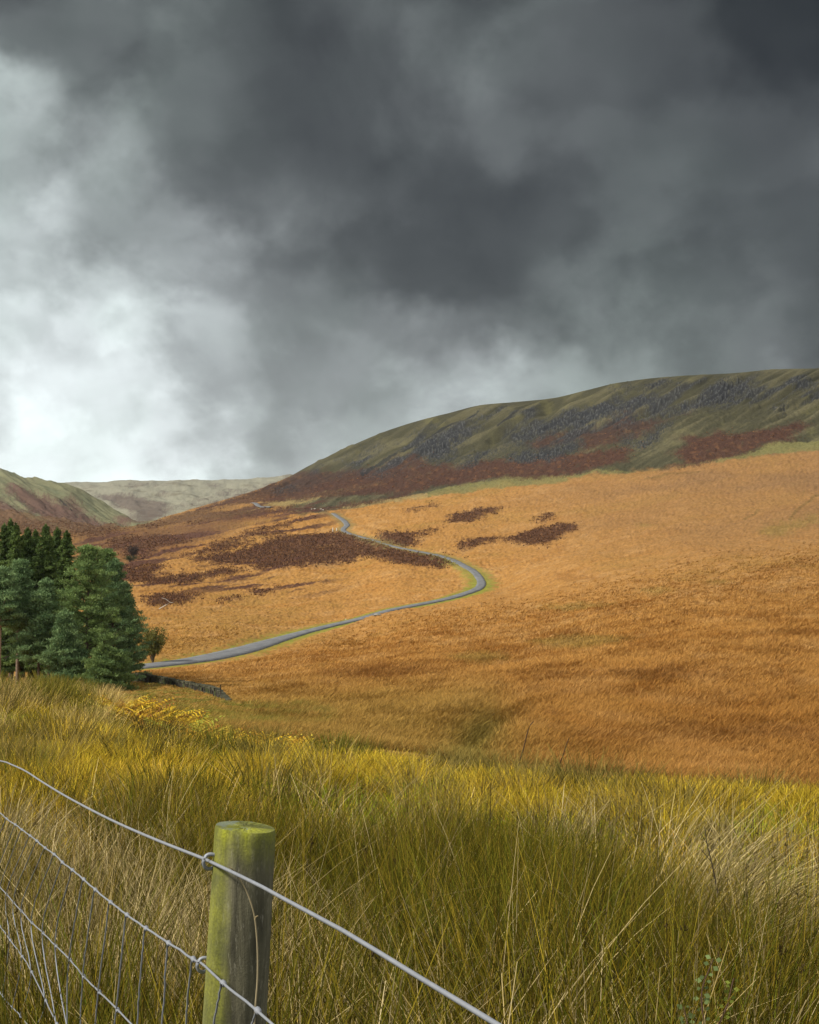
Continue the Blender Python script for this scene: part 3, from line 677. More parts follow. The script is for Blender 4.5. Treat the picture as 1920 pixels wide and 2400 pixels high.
# short green sward in the hollows
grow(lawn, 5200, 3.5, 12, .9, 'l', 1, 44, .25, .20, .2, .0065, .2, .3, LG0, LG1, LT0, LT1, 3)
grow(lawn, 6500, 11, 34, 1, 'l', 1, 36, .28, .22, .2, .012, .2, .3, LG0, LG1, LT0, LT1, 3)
rush.build('rush_grass', 'dark green and olive rushes with brown tips across the near pasture')
straw.build('straw_grass', 'pale dead straw stems standing and folded among the rushes')
gold.build('moor_grass', 'golden yellow tufts of fine moor grass on the pasture')
lawn.build('green_grass', 'short bright green grass in hollows between the rushes')
# seed heads of the rushes
def seedheads():
    X, Y = scatter(900, 3.2, 15, .9); px, _ = pxy(X, Y)
    X, Y = sel(X, Y, np.clip(.35 + .9 * zone(X, Y, 1.5, 551) + .3 * sstep(900, 1300, px), 0, 1))
    h = meadow_h(X, Y); V = []; Fq = []; K = []; n = 0
    hh = rng.uniform(.62, .95, len(X)); lx = rng.normal(.04, .09, len(X)); ly = rng.normal(0, .08, len(X))
    root = np.stack([X, Y, h], 1); N = len(X)
    a = Acc()
    c = np.tile(A(.055, .038, .014), (N, 1)); az = np.arctan2(ly, lx); ln = np.hypot(lx, ly) / hh
    a.add(*blades(root, hh, np.full(N, .0042) * np.clip(Y / 6, .8, 2), az, ln, np.zeros(N), c * 1.4, c, 3))
    tip = root + np.stack([lx * .86, ly * .86, hh * .86], 1)
    for k in range(7):
        off = rng.normal(0, .006, (N, 3)) * np.array([1, 1, 1.3])
        a.add(*blades(tip + off, rng.uniform(.006, .015, N), rng.uniform(.004, .008, N), rng.uniform(0, 6.3, N), rng.uniform(.2, .7, N), np.zeros(N), c * .8, c * 1.2, 1))
    a.build('rush_seedhead_foliage', 'dark brown seed heads dotted among the rush stems')
seedheads()

# moor grass tufts that give the near slope beyond the pasture its rough coat
def moor_tufts():
    a = Acc(); N = 180000
    z = np.exp(rng.uniform(math.log(58), math.log(330), N)); u = rng.uniform(-.21, .30, N)
    ci = np.interp(u, FU, np.arange(len(FU))).round().astype(int)
    order = np.argsort(ci); u = u[order]; z = z[order]; ci = ci[order]
    hz = np.empty(N); cc = np.empty((N, 3)); base_ = base; dd = np.empty(N)
    st = np.searchsorted(ci, np.arange(len(FU) + 1))
    for c in range(len(FU)):
        s = slice(st[c], st[c + 1])
        if st[c] == st[c + 1]: continue
        hz[s] = np.interp(z[s], Zg[:, c], Hn[:, c]); dd[s] = np.interp(z[s], Zg[:, c], droad[:, c])
        for k in range(3): cc[s, k] = np.interp(z[s], Zg[:, c], base_[:, c, k])
    pxx = PXofU(u)
    ok = (dd > 2.1) & (rng.random(N) > sstep(120, 320, z)); low = np.where((pxx > 235) & (pxx < 540) & (z > 92) & (z < 160), .5, 1.)[ok]; u, z, hz, cc = u[ok], z[ok], hz[ok], cc[ok]; n = len(u)
    per = 6
    X = np.repeat(u * z, per) + rng.normal(0, .22, n * per); Y = np.repeat(z, per) + rng.normal(0, .22, n * per)
    root = np.stack([X, Y, np.repeat(hz, per) - .12], 1)
    sw = fbm(X / 7, Y / 12, 601, 3)
    az = rng.normal(0, 1.0, n * per) + sw * 2.5
    br = np.repeat(rng.normal(1.05, .22, n), per) * rng.normal(1, .16, n * per)
    c1 = np.repeat(cc, per, 0) * np.array((.97, .99, .9)) * br.clip(.5, 1.7)[:, None]
    zz = np.repeat(z, per)
    h = rng.uniform(.3, .62, n * per) * np.repeat((.16 + .84 * sstep(2.5, 11, dd[ok])) * low, per)
    a.add(*blades(root, h, (zz * .00042).clip(.03, .4) * rng.uniform(.7, 1.4, n * per), az, rng.uniform(.2, .6, n * per), rng.uniform(.2, .7, n * per), c1 * .98, c1 * 1.3, 2))
    a.build('hillside_grass', 'coarse orange grass coat on the slope beyond the pasture')
moor_tufts()

def heather_bushes():
    a = Acc(); hmv = (hm * (Tg < 7.7) * (PYg > edge_y + 8) * (Tg > 1.2)).ravel(); sp = np.nonzero(hmv > .25)[0]
    p = hmv[sp] * np.repeat(np.linspace(1, 1, 1), 1); k = sp[rng.random(len(sp)) < p * min(1., 13000 / max(1., p.sum()))]
    out = np.nonzero((hmv < .1) & (np.roll(hm, (6, 14), (0, 1)).ravel() > .5) & (Tg.ravel() < 8) & (Tg.ravel() > 2) & (droad.ravel() > 4))[0]
    k = np.concatenate([k, rng.choice(out, min(1500, len(out)), False)]); k = k[droad.ravel()[k] > 2.5]; n = len(k); per = 4
    x = np.repeat(Xg.ravel()[k], per); y = np.repeat(Zg.ravel()[k], per); h = np.repeat(Hn.ravel()[k], per); N = n * per
    x = x + rng.normal(0, .35, N); root = np.stack([x, y, h - .15], 1)
    cc = np.where(rng.random((N, 1)) < .25, C(.19, .092, .036), C(.105, .050, .026)) * rng.normal(1, .25, N).clip(.5, 1.6)[:, None]
    a.add(*blades(root, rng.uniform(.3, .65, N), (y * .0007).clip(.15, .7) * rng.uniform(.6, 1.3, N), rng.uniform(0, 6.3, N), rng.uniform(.1, .5, N), rng.uniform(0, .4, N), cc * .75, cc * 1.25, 2))
    a.build('heather_foliage', 'dark brown heather bushes in patches over the orange moor')
heather_bushes()
exec_later = []
# ------------------------------------------------------------------ fence
m, nt, b, out = new_mat('galvanised_wire'); tc = nd(nt, 'ShaderNodeTexCoord')
n1 = noise(nt, tc.outputs['Object'], 60, 4, .6)
nt.links.new(mixc(nt, n1.outputs[0], (.17, .18, .195), (.30, .31, .325)), b.inputs['Base Color'])
b.inputs['Metallic'].default_value = .25; b.inputs['Roughness'].default_value = .5
M_WIRE = m
def mat_post():
    m, nt, b, out = new_mat('mossy_timber'); tc = nd(nt, 'ShaderNodeTexCoord'); ob = tc.outputs['Object']
    mp = nd(nt, 'ShaderNodeMapping'); mp.inputs['Scale'].default_value = (1, 1, .12); nt.links.new(ob, mp.inputs[0])
    grain = noise(nt, mp.outputs[0], 55, 8, .75, .4); streak = noise(nt, mp.outputs[0], 22, 5, .6); speck = noise(nt, ob, 330, 3, .7)
    mp3 = nd(nt, 'ShaderNodeMapping'); mp3.inputs['Scale'].default_value = (1, 1, .22); nt.links.new(ob, mp3.inputs[0])
    speck2 = noise(nt, mp3.outputs[0], 260, 3, .75)
    wood = mixc(nt, mapr(nt, streak.outputs[0], .4, .6, 0, 1), (.048, .044, .028), (.155, .142, .086))
    wood = scalec(nt, wood, mapr(nt, grain.outputs[0], .25, .75, .45, 1.6))
    wood = mixc(nt, mapr(nt, speck2.outputs[0], .56, .70, 0, .6), wood, (.27, .25, .18))
    sx = nd(nt, 'ShaderNodeSeparateXYZ'); nt.links.new(ob, sx.inputs[0])
    nz = noise(nt, mp.outputs[0], 30, 5, .6); nz2 = noise(nt, ob, 18, 4, .6)
    # moss: on the top, running down from the rim, and down the left side
    top = mapr(nt, mathn(nt, 'ADD', sx.outputs[2], mathn(nt, 'MULTIPLY', mathn(nt, 'SUBTRACT', nz.outputs[0], .5), .18)), -.055, .012, 0, 1)
    left = mapr(nt, mathn(nt, 'ADD', mathn(nt, 'ADD', mathn(nt, 'MULTIPLY', sx.outputs[0], -1), mathn(nt, 'MULTIPLY', sx.outputs[1], -.35)), mathn(nt, 'MULTIPLY', mathn(nt, 'SUBTRACT', nz.outputs[0], .5), .035)), .021, .034, 0, .62)
    strk = mapr(nt, nz.outputs[0], .56, .66, 0, .55)
    fade = mapr(nt, sx.outputs[2], -.32, -.05, .35, 1)
    moss = mathn(nt, 'MAXIMUM', mathn(nt, 'MAXIMUM', mathn(nt, 'MULTIPLY', top, .92), left), mathn(nt, 'MULTIPLY', strk, fade), clamp=True)
    mcol = mixc(nt, mapr(nt, nz2.outputs[0], .35, .65, 0, 1), (.075, .085, .012), (.245, .25, .018))
    mcol = scalec(nt, mcol, mapr(nt, speck.outputs[0], .3, .7, .65, 1.35))
    col = mixc(nt, moss, wood, mcol)
    # bare grey-blue patches on the end grain
    geo = nd(nt, 'ShaderNodeNewGeometry'); sg = nd(nt, 'ShaderNodeSeparateXYZ'); nt.links.new(geo.outputs['Normal'], sg.inputs[0])
    bare = mathn(nt, 'MULTIPLY', mapr(nt, sg.outputs[2], .85, .95, 0, 1), mapr(nt, mathn(nt, 'ADD', noise(nt, ob, 45, 4, .6).outputs[0], mathn(nt, 'MULTIPLY', sx.outputs[0], -5)), .52, .62, 0, .8))
    col = mixc(nt, bare, col, (.12, .14, .11))
    nt.links.new(col, b.inputs['Base Color']); b.inputs['Roughness'].default_value = .9
    bm = nd(nt, 'ShaderNodeBump'); bm.inputs['Strength'].default_value = .6; bm.inputs['Distance'].default_value = .003
    hgt = mathn(nt, 'ADD', grain.outputs[0], mathn(nt, 'MULTIPLY', speck.outputs[0], .4)); nt.links.new(hgt, bm.inputs['Height']); nt.links.new(bm.outputs[0], b.inputs['Normal'])
    return m
M_POST = mat_post()

def fence_pt(px, py, off=0.0):
    u = float(U(px)); e = float(E(py)); j = (1.71 * u + .249) / (.052 + .14 * u)
    Z = 1.71 - .14 * j; p = np.array((u * Z, Z, e * Z))
    return p + off * np.array((-.937, -.348, 0))
PT = np.array((-.1812, 1.64, -.3140))
fence = thing('stock_fence', 'wire stock fence with mossy round post in front of the rushes', 'fence', (PT[0], PT[1], -1.5))
def place(o):  # children keep world positions
    o.parent = fence; o.matrix_parent_inverse = fence.matrix_world.inverted(); return o
fence.matrix_world  # evaluated below
bpy.context.view_layer.update()
def make_post(top, name='post'):
    n = 56; rows = [(-1.35, 1.22), (-.9, 1.17), (-.5, 1.1), (-.25, 1.05), (-.12, 1.02), (-.05, 1.0), (-.012, .995), (-.003, .985), (0, .955)]
    v = []; f = []
    lean = -.056
    ph = rng.uniform(0, 6, 4)
    for z, s in rows:
        for k in range(n):
            a = 2 * math.pi * k / n
            r = .0338 * s * (1 + .012 * math.sin(3 * a + ph[0]) + .010 * math.sin(5 * a + ph[1]) + .006 * math.sin(11 * a + ph[2] + z * 3)) - (.0012 if k in (20, 38) else 0)
            v.append((r * math.cos(a) + lean * -z * 1.0, r * math.sin(a), z + (-.10 * r * math.cos(a) if z > -.02 else 0)))
    R = len(rows)
    for i in range(R - 1):
        for k in range(n): f.append((i * n + k, i * n + (k + 1) % n, (i + 1) * n + (k + 1) % n, (i + 1) * n + k))
    for ring, s in ((1, .6), (2, .25)):
        for k in range(n):
            p = v[(R - 1) * n + k]; v.append((p[0] * s, p[1] * s, p[2] * s + .0006 * math.sin(k * 2.1 + ring)))
        bse = (R - 1 + ring - 1) * n; nb = (R - 1 + ring) * n
        for k in range(n): f.append((bse + k, bse + (k + 1) % n, nb + (k + 1) % n, nb + k))
    f.append(tuple((R + 1) * n + k for k in range(n)))
    me = bpy.data.meshes.new(name); me.from_pydata(v, [], f)
    me.polygons.foreach_set('use_smooth', np.array([i < (R - 2) * n for i in range(len(f))])); me.materials.append(M_POST)
    o = bpy.data.objects.new(name, me); COL.objects.link(o); o.location = top; return o
for i, (x, y, z) in enumerate(v for v in []): pass
post = place(make_post(PT))
post['label'] = 'mossy round wooden fence post'
pu = fence_pt(*z4(-60, 190)); 
post2 = place(make_post((-1.325, 4.66, pu[2] + .12)))
def wire_part(name, pts, r, parent, n=7, knots=(), kr=.0033, rough=0):
    mb = MB(); P = spline(np.array(pts), max(12, len(pts) * 6)) if len(pts) > 2 else np.array(pts)
    if rough: P = P + rng.normal(0, rough, P.shape)
    mb.tube(P, r, n)
    for kpt in knots:
        d = np.array((.348, -.937, -.1)) * .0055
        mb.tube([kpt - d, kpt - d * .5, kpt + d * .5, kpt + d], [kr * .55, kr, kr, kr * .55], 8)
    o = mb.build(name, M_WIRE, None, smooth=True); return o
tw = [fence_pt(-160, 1584), fence_pt(-70, 1592)] + [fence_pt(*z4(x, y)) for x, y in ((0,205),(70,228),(150,265),(250,330),(400,420),(640,545),(900,660),(1190,775),(1240,799),(1500,925),(1725,1048))] + [fence_pt(*z5(x, y)) for x, y in ((500,1430),(1000,1736),(1390,1971),(1900,2290))]
place(wire_part('top_wire', tw, .0019, fence))
net = bpy.data.objects.new('netting', None); COL.objects.link(net); net.empty_display_size = .1
place(net); net.location = fence.location; bpy.context.view_layer.update()
def pn(o): o.parent = net; o.matrix_parent_inverse = net.matrix_world.inverted(); return o
L1 = [(-260,360),(-90,440),(0,505),(40,540),(90,574),(128,603),(175,638),(215,668),(262,708),(315,746),(362,792),(420,836),(485,890),(552,950),(640,1022),(735,1095),(845,1172),(975,1258),(1118,1350),(1175,1383),(1290,1490),(1490,1648),(1620,1770),(1800,1930)]
L2 = [(-240,700),(-100,835),(0,935),(40,978),(80,1024),(125,1073),(185,1140),(250,1200),(325,1274),(405,1354),(485,1450),(575,1540),(680,1643),(790,1755),(920,1880),(1080,2040)]
L3 = [(-200,880),(-80,1050),(0,1160),(60,1240),(130,1335),(185,1425),(265,1590),(330,1725),(420,1890),(520,2080)]
L4 = [(-150,1330),(0,1545),(120,1680),(190,1770),(290,1920)]
def wv(pts, amp): 
    out = []
    for i, p in enumerate(pts): out.append((p[0], p[1] + amp * (1 if i % 2 else -1)))
    return out
w1 = [fence_pt(*z4(*p)) * {18: .995, 19: .985, 20: .965, 21: .955, 22: .965}.get(i, 1) for i, p in enumerate(L1)]; w2 = [fence_pt(*z4(*p)) for p in L2]; w3 = [fence_pt(*z4(*p)) for p in L3]; w4 = [fence_pt(*z4(*p)) for p in L4]
pn(wire_part('line_wire', w1, .00145, net, knots=[w1[i] for i in range(1, len(w1)) if i not in (2, 19)], rough=.0004))
pn(wire_part('line_wire', w2, .00135, net, knots=w2[1:-1], rough=.0004)); pn(wire_part('line_wire', w3, .00135, net, knots=w3[1:-1], rough=.0004)); pn(wire_part('line_wire', w4, .00135, net, knots=w4[1:-1], rough=.0004))
stays = [((128,603),(0,935),(-50,1090)),((175,638),(40,978),(60,1240),(20,1560)),((215,668),(80,1024),(130,1335),(75,1635)),((262,708),(125,1073),(185,1425),(120,1680)),((315,746),(185,1140),(265,1590),(190,1770)),
         ((362,792),(250,1200),(330,1725),(290,1920)),((420,836),(325,1274),(420,1890)),((485,890),(405,1354),(395,1700),(400,1890)),((552,950),(485,1450),(470,1800)),((640,1022),(575,1540),(550,1800)),
         ((735,1095),(680,1643),(655,1830)),((845,1172),(800,1765)),((975,1258),(930,1890)),((1118,1350),(1080,1750),(1065,1960)),((1290,1490),(1240,1760),(1215,1960)),((1490,1648),(1465,1760),(1440,1960)),
         ((90,574),(-40,905)),((40,540),(-90,835)),((-10,497),(-130,800))]
for s in stays:
    pts = [fence_pt(*z4(*p), off=.0022) * (.96 if s[0][0] > 1200 else 1) for p in s]
    if len(pts) == 2: pts = [pts[0], (pts[0] + pts[1]) / 2 + rng.normal(0, .002, 3), pts[1]]
    pn(wire_part('stay_wire', pts, .0012, net, n=6, rough=.0003))
def staple(c, r):
    mb = MB(); nrm = np.array((-.937, -.348, 0)); pts = []
    for t in np.linspace(-1, 1, 13):
        a = t * 2.0
        pts.append(c + nrm * (r * math.cos(a) * 1.0) + np.array((0, 0, 1)) * (r * 1.15 * math.sin(a)) + np.array((.348, -.937, 0)) * (t * .003))
    pts = [pts[0] - nrm * .012] + pts + [pts[-1] - nrm * .012]
    mb.tube(pts, .0021, 8); o = mb.build('staple', M_WIRE, None, smooth=True)
    o.parent = post; bpy.context.view_layer.update(); o.matrix_parent_inverse = post.matrix_world.inverted()
bpy.context.view_layer.update()
staple(fence_pt(*z4(1214, 786)), .0075); staple(fence_pt(*z4(1178, 1383)), .0075)
# the straw that has caught on the wire and hangs over the post
def on_front(x, y, z=1.585): 
    px, py = 404.3 + x * .2083, 1706.9 + y * .2083   # zoom of the post
    return np.array((float(U(px)) * z, z, float(E(py)) * z))
mb = MB(); pts = [on_front(370, 562, 1.555), on_front(400, 580, 1.553), on_front(470, 670, 1.565), on_front(545, 800, 1.57), on_front(605, 960, 1.572), on_front(640, 1120, 1.575), on_front(662, 1400, 1.578), on_front(662, 1700, 1.58), on_front(640, 2000, 1.58), on_front(610, 2500, 1.58)]
P = spline(pts, 50); mb.tube(P, np.linspace(.0007, .0012, 50), 6, (.38, .31, .18)); mb.tube([on_front(638, 1100, 1.574), on_front(645, 1075, 1.572), on_front(665, 1062, 1.57)], .0007, 5, (.36, .28, .15))
tag(mb.build('grass_stem', M_GRASS, None, True, loc=tuple(P[-1])), 'single pale dry grass stem bowed over the front of the mossy post', 'grass stem')

# ------------------------------------------------------------------ trees
def tuft_cloud(centres, per, rad, ln, wd, up, ca, cb, seed):
    """needle tufts: small pointed faces fanned round each centre"""
    r = np.random.default_rng(seed); n = len(centres); N = n * per
    off = r.normal(0, 1, (N, 3)); off /= np.linalg.norm(off, axis=1)[:, None]; off *= (r.random(N) ** .45)[:, None]
    c = np.repeat(centres, per, 0) + off * np.repeat(rad, per, 0)
    d = off * .8 + r.normal(0, .55, (N, 3)) + np.array((0, 0, up)); d /= np.linalg.norm(d, axis=1)[:, None]
    s = np.cross(d, r.normal(0, 1, (N, 3))); s /= np.linalg.norm(s, axis=1)[:, None]
    L = (ln * r.uniform(.6, 1.3, N))[:, None]; W = (wd * r.uniform(.7, 1.3, N))[:, None]
    V = np.stack([c - d * L * .35, c + s * W + d * L * .15, c + d * L * .65, c - s * W + d * L * .15], 1)
    f = np.clip(np.repeat(r.random(n), per) * .6 + r.random(N) * .4, 0, 1)[:, None]
    K = (ca * (1 - f) + cb * f) * r.normal(1, .16, N).clip(.5, 1.5)[:, None]
    return V.reshape(-1, 3), np.arange(N * 4).reshape(N, 4), np.repeat(K, 4, 0)
def build_tree(kind, H, Rr, seed, cb=.25, ca_=None, cb_=None, profile=None, trunk_c=(.11, .08, .058), nbr=60, lean=(0, 0), pads=5):
    r = np.random.default_rng(seed); mb = MB()
    def axis(t): return np.array((lean[0] * t * t + .12 * math.sin(3 * t + seed), lean[1] * t * t + .1 * math.cos(2.3 * t + seed), H * t))
    tr = .018 * H
    mb.tube([axis(t) - np.array((0, 0, .4 if t == 0 else 0)) for t in np.linspace(0, .97, 12)], [tr * (1 - .88 * t) for t in np.linspace(0, 1, 12)], 8, trunk_c)
    cen = []; rad = []
    for i in range(nbr):
        t = cb + (1 - cb) * ((i + r.random()) / nbr) ** .92
        t = min(t, .985); az = i * 2.39996 + r.normal(0, .3); tt_ = (t - cb) / (1 - cb)
        L = Rr * profile(tt_) * r.uniform(.72, 1.18)
        p0 = axis(t); d = np.array((math.cos(az), math.sin(az), 0))
        if kind == 'pine': rise = .12 + .5 * tt_ + r.normal(0, .08); droop = -.25 * (1 - tt_)
        else: rise = -.12 + .35 * tt_; droop = -.18
        pts = [p0 + d * L * s + np.array((0, 0, L * (rise * s + droop * s * s + (.22 * s ** 3 if kind == 'pine' else .12 * s ** 3)))) for s in (0, .3, .6, 1)]
        mb.tube(pts, [tr * .32 * (1 - t * .6), tr * .22 * (1 - t * .6), tr * .14, tr * .05], 4, tuple(np.array(trunk_c) * .8), cap=False)
        P = np.array(pts)
        np_ = max(2, int(round(pads * L / Rr + 1)))
        for k in range(np_):
            s = (.28 if kind == 'pine' else .1) + (.74 if kind == 'pine' else .92) * (k + .5) / np_
            s = min(s + r.normal(0, .05), 1.02); sg = min(int(s * 3), 2); a = s * 3 - sg
            q = P[sg] * (1 - a) + P[sg + 1] * a
            side = np.array((-d[1], d[0], 0)) * r.normal(0, .17 if kind == 'pine' else .14) * L * (.4 + s)
            if kind == 'pine':
                cen.append(q + side + np.array((0, 0, .12))); rad.append((r.uniform(.4, .8), r.uniform(.4, .8), r.uniform(.16, .28)))
            else:
                cen.append(q + side); w = min(.42, .14 + .20 * L) * r.uniform(.8, 1.2); rad.append((w, w, r.uniform(.10, .2)))
    if kind != 'pine':
        for t in np.linspace(.9, 1.0, 8): cen.append(axis(t)); rad.append((.07, .07, .2))
    else:
        for _ in range(4): cen.append(axis(.99) + r.normal(0, .25, 3)); rad.append((.35, .35, .3))
    cen = np.array(cen); rad = np.array(rad)
    if kind == 'pine': V, Fq, K = tuft_cloud(cen, 100, rad, .27, .04, .6, ca_, cb_, seed + 1)
    else: V, Fq, K = tuft_cloud(cen, 60, rad, .30, .05, -.25, ca_, cb_, seed + 1)
    return mb, (V, Fq, K)
def tree(name, label, cat, px, Z, top_py, Rr, seed, kind, group, **kw):
    u = float(U(px)); g = float(terr_at(u, Z)[0]); top = float(E(top_py)) * Z; H = top - g
    t = thing(name, label, cat, (u * Z, Z, g), group)
    mb, (V, Fq, K) = build_tree(kind, H, Rr, seed, **kw)
    mb.build('trunk', M_BARK, t, smooth=True)
    mesh_np('crown', V, Fq, M_NEEDLE, K, parent=t)
    return t
PA, PB = A(.062, .118, .046), A(.245, .35, .142)         # blue-green pine
PA2, PB2 = A(.075, .130, .042), A(.26, .35, .105)        # fresher green pine
SA, SB = A(.030, .060, .016), A(.13, .185, .045)         # dark spruce
pine_prof = lambda t: (1 - t) ** .85 * (.75 + .25 * min(1, t * 5 + .2)) + .05
wide_prof = lambda t: (max(0, 1 - t ** 1.25)) ** .8 * (.82 + .18 * min(1, t * 4)) + .05
spr_prof = lambda t: (1 - t) ** .85 * (1 + .22 * math.sin(t * 37)) + .03
pg = 'pines along the front of the plantation'; sg_ = 'dark spruces at the back of the plantation'
tree('pine_tree', 'broad bushy green pine at the right front of the wood beside the wall', 'pine', 184, 132, 1158, 4.3, 11, 'pine', pg, cb=.03, ca_=PA2 * .95, cb_=PB2 * .95, profile=wide_prof, nbr=84, pads=6)
tree('pine_tree', 'slender pine with a bare lower trunk, second in from the left edge', 'pine', 40, 131, 1184, 2.2, 23, 'pine', pg, cb=.42, ca_=PA, cb_=PB, profile=pine_prof, nbr=44, trunk_c=(.17, .125, .09))
tree('pine_tree', 'pine cut by the left edge of the photo with a tall pale trunk', 'pine', -2, 128, 1200, 2.5, 37, 'pine', pg, cb=.52, ca_=PA, cb_=PB * .95, profile=pine_prof, nbr=50, trunk_c=(.30, .21, .14))
tree('pine_tree', 'blue green pine with forked stem between slender pine and broad pine', 'pine', 84, 129, 1252, 2.4, 41, 'pine', pg, cb=.26, ca_=PA * .95, cb_=PB * .95, profile=pine_prof, nbr=50)
tree('pine_tree', 'small rounded pine top showing above the forked pine', 'pine', 100, 138, 1226, 1.7, 45, 'pine', pg, cb=.2, ca_=PA, cb_=PB, profile=pine_prof, nbr=50)
tree('pine_tree', 'low cone shaped pine tucked against the broad pine', 'pine', 140, 127, 1296, 2.1, 53, 'pine', pg, cb=.04, ca_=PA, cb_=PB * .9, profile=pine_prof, nbr=60)
tree('pine_tree', 'dark pine standing behind the broad pine with spreading right side', 'pine', 238, 140, 1188, 3.1, 61, 'pine', pg, cb=.04, ca_=PA * .9, cb_=PB * .85, profile=wide_prof, nbr=70)
tree('pine_tree', 'tall pine showing its fresh green top behind the broad pine', 'pine', 222, 143, 1162, 2.8, 67, 'pine', pg, cb=.2, ca_=PA2, cb_=PB2, profile=wide_prof, nbr=70)
tree('pine_tree', 'low skirted pine at the wood edge nearest the wall end', 'pine', 226, 125, 1372, 2.1, 71, 'pine', pg, cb=.02, ca_=PA2 * .85, cb_=PB2 * .8, profile=wide_prof, nbr=70)
tree('pine_tree', 'pine furthest right, half hidden behind the dark spreading one', 'pine', 264, 150, 1236, 2.3, 83, 'pine', pg, cb=.04, ca_=PA * .95, cb_=PB * .9, profile=wide_prof, nbr=70)
spr = [(8, 1106, 152, 3.4, 'spruce at the left edge with broad flat shoulders'), (23, 1096, 158, 2.9, 'spruce with the highest thin leader of the row'), (36, 1105, 150, 3.2, 'full spruce just right of the highest leader'),
       (61, 1114, 154, 3.2, 'narrow spruce standing alone after a gap in the tree tops'), (77, 1119, 160, 3.0, 'spruce slightly lower than both of its neighbours'), (97, 1107, 152, 3.6, 'tallest spruce in the right half of the row'),
       (119, 1114, 156, 3.3, 'spruce between the tall one and the pointed last one'), (138, 1121, 150, 3.3, 'pointed spruce at the right end of the row'),
       (14, 1128, 168, 3.4, 'spruce low behind the left edge of the row'), (48, 1130, 168, 3.4, 'spruce filling the gap right of the highest leader'), (69, 1134, 170, 3.2, 'spruce low between the narrow one and its lower neighbour'),
       (108, 1130, 168, 3.4, 'spruce low behind the tallest one of the right half'), (128, 1136, 166, 3.3, 'spruce low in the gap before the pointed last one')]
for i, (px, ty, Z, Rr, lab) in enumerate(spr):
    tree('spruce_tree', 'dark ' + lab, 'spruce', px, Z, ty, Rr, 100 + 7 * i, 'spruce', sg_, cb=.1, ca_=SA, cb_=SB * (1.0 + .12 * (i % 3)), profile=spr_prof, nbr=150, trunk_c=(.09, .065, .05), pads=6)
# long low branch sticking out right of the wood
def bush(name, label, cat, px, py_base, h, w, ca_, cb_, seed, Z=None, twigs=26, per=26, tl=.16, tw=.03, twig_c=(.10, .075, .05)):
    p = ground_hit(px, py_base) if Z is None else np.array((float(U(px)) * Z, Z, float(terr_at(U(px), Z)[0])))
    p[2] = float(terr_at(p[0] / p[1], p[1])[0])
    t = thing(name, label, cat, tuple(p)); r = np.random.default_rng(seed); mb = MB(); cen = []; rad = []
    for i in range(twigs):
        az = i * 2.4; L = h * r.uniform(.6, 1.05); sp = w * r.uniform(.1, .55)
        pts = [np.array((0, 0, -.1)), np.array((math.cos(az) * sp * .3, math.sin(az) * sp * .3, L * .45)), np.array((math.cos(az) * sp, math.sin(az) * sp, L))]
        mb.tube(pts, [.05 * h / 3, .035 * h / 3, .012 * h / 3], 4, twig_c, cap=False)
        for s in (.5, .7, .9, 1): 
            cen.append(np.array((math.cos(az) * sp * s, math.sin(az) * sp * s, L * s)) + r.normal(0, .15, 3)); rad.append((w * .16, w * .16, h * .12))
    mb.build('stem', M_BARK, t); V, Fq, K = tuft_cloud(np.array(cen), per, np.array(rad), tl * h / 2, tw * h / 2, .2, ca_, cb_, seed)
    mesh_np('foliage', V, Fq, M_NEEDLE, K, parent=t); return t
bush('shrub', 'yellowish shrub losing its leaves at the right edge of the pine wood', 'shrub', 322, 1318, 4.2, 3.4, A(.10, .10, .025), A(.18, .17, .04), 5, Z=200, per=40)
bush('shrub', 'bare dark grey bush alone on the heather slope', 'shrub', 281, 1172, 4.2, 4.0, A(.045, .033, .028), A(.075, .052, .04), 6, twigs=40, per=30, tl=.14, tw=.02)
bush('shrub', 'low dark green bush just above the pine tops', 'shrub', 273, 1184, 2.0, 5.0, A(.025, .04, .016), A(.05, .07, .025), 8, twigs=30, per=40)

# ------------------------------------------------------------------ dry stone wall
def stone_wall():
    px = [(268, 1442, 150), (300, 1443, 146), (340, 1450, 140), (380, 1459, 133), (420, 1468, 126), (450, 1476, 119), (474, 1486, 112), (486, 1492, 108)]
    P = []
    for x, y, Z in px:
        u = float(U(x)); P.append((u * Z, Z, float(E(y)) * Z))
    P = spline(P, 240); mb = MB(); d = np.r_[0, np.cumsum(np.linalg.norm(np.diff(P[:, :2], axis=0), axis=1))]; Ltot = d[-1]
    for c in range(5):
        s = rng.uniform(0, .2)
        while s < Ltot - .2:
            w = rng.uniform(.22, .6) if c < 4 else rng.uniform(.12, .3); sm = s + w / 2
            x = np.interp(sm, d, P[:, 0]); y = np.interp(sm, d, P[:, 1]); z = np.interp(sm, d, P[:, 2])
            x2 = np.interp(sm + .1, d, P[:, 0]); y2 = np.interp(sm + .1, d, P[:, 1]); a = math.atan2(y2 - y, x2 - x)
            endk = .35 + .65 * min(1, (Ltot - sm) / 9)
            g = rng.uniform(.6, 1.4); cc = np.array((.040, .036, .026)) * g
            if rng.random() < .25: cc = np.array((.055, .065, .022)) * g
            if c == 4:
                cc = np.array((.070, .068, .042)) * rng.uniform(.6, 1.4)
                mb.box(x, y, z + (.25 * 4 + .04) * endk + rng.normal(0, .02), w * .47, .22, .085 * rng.uniform(.7, 1.4), a + rng.normal(0, .08), .2, tuple(cc))
            else:
                mb.box(x, y, z + .25 * c * endk, w * .54, .34 - .035 * c + rng.uniform(-.03, .04), .15, a + rng.normal(0, .05), .14, tuple(cc))
            s += w
    L0 = tuple(P[120])
    o = mb.build('stone_wall', M_STONE, None, loc=L0); tag(o, 'dark mossy dry stone wall curving down the field from the pine wood', 'wall')
    return P
WP = stone_wall()

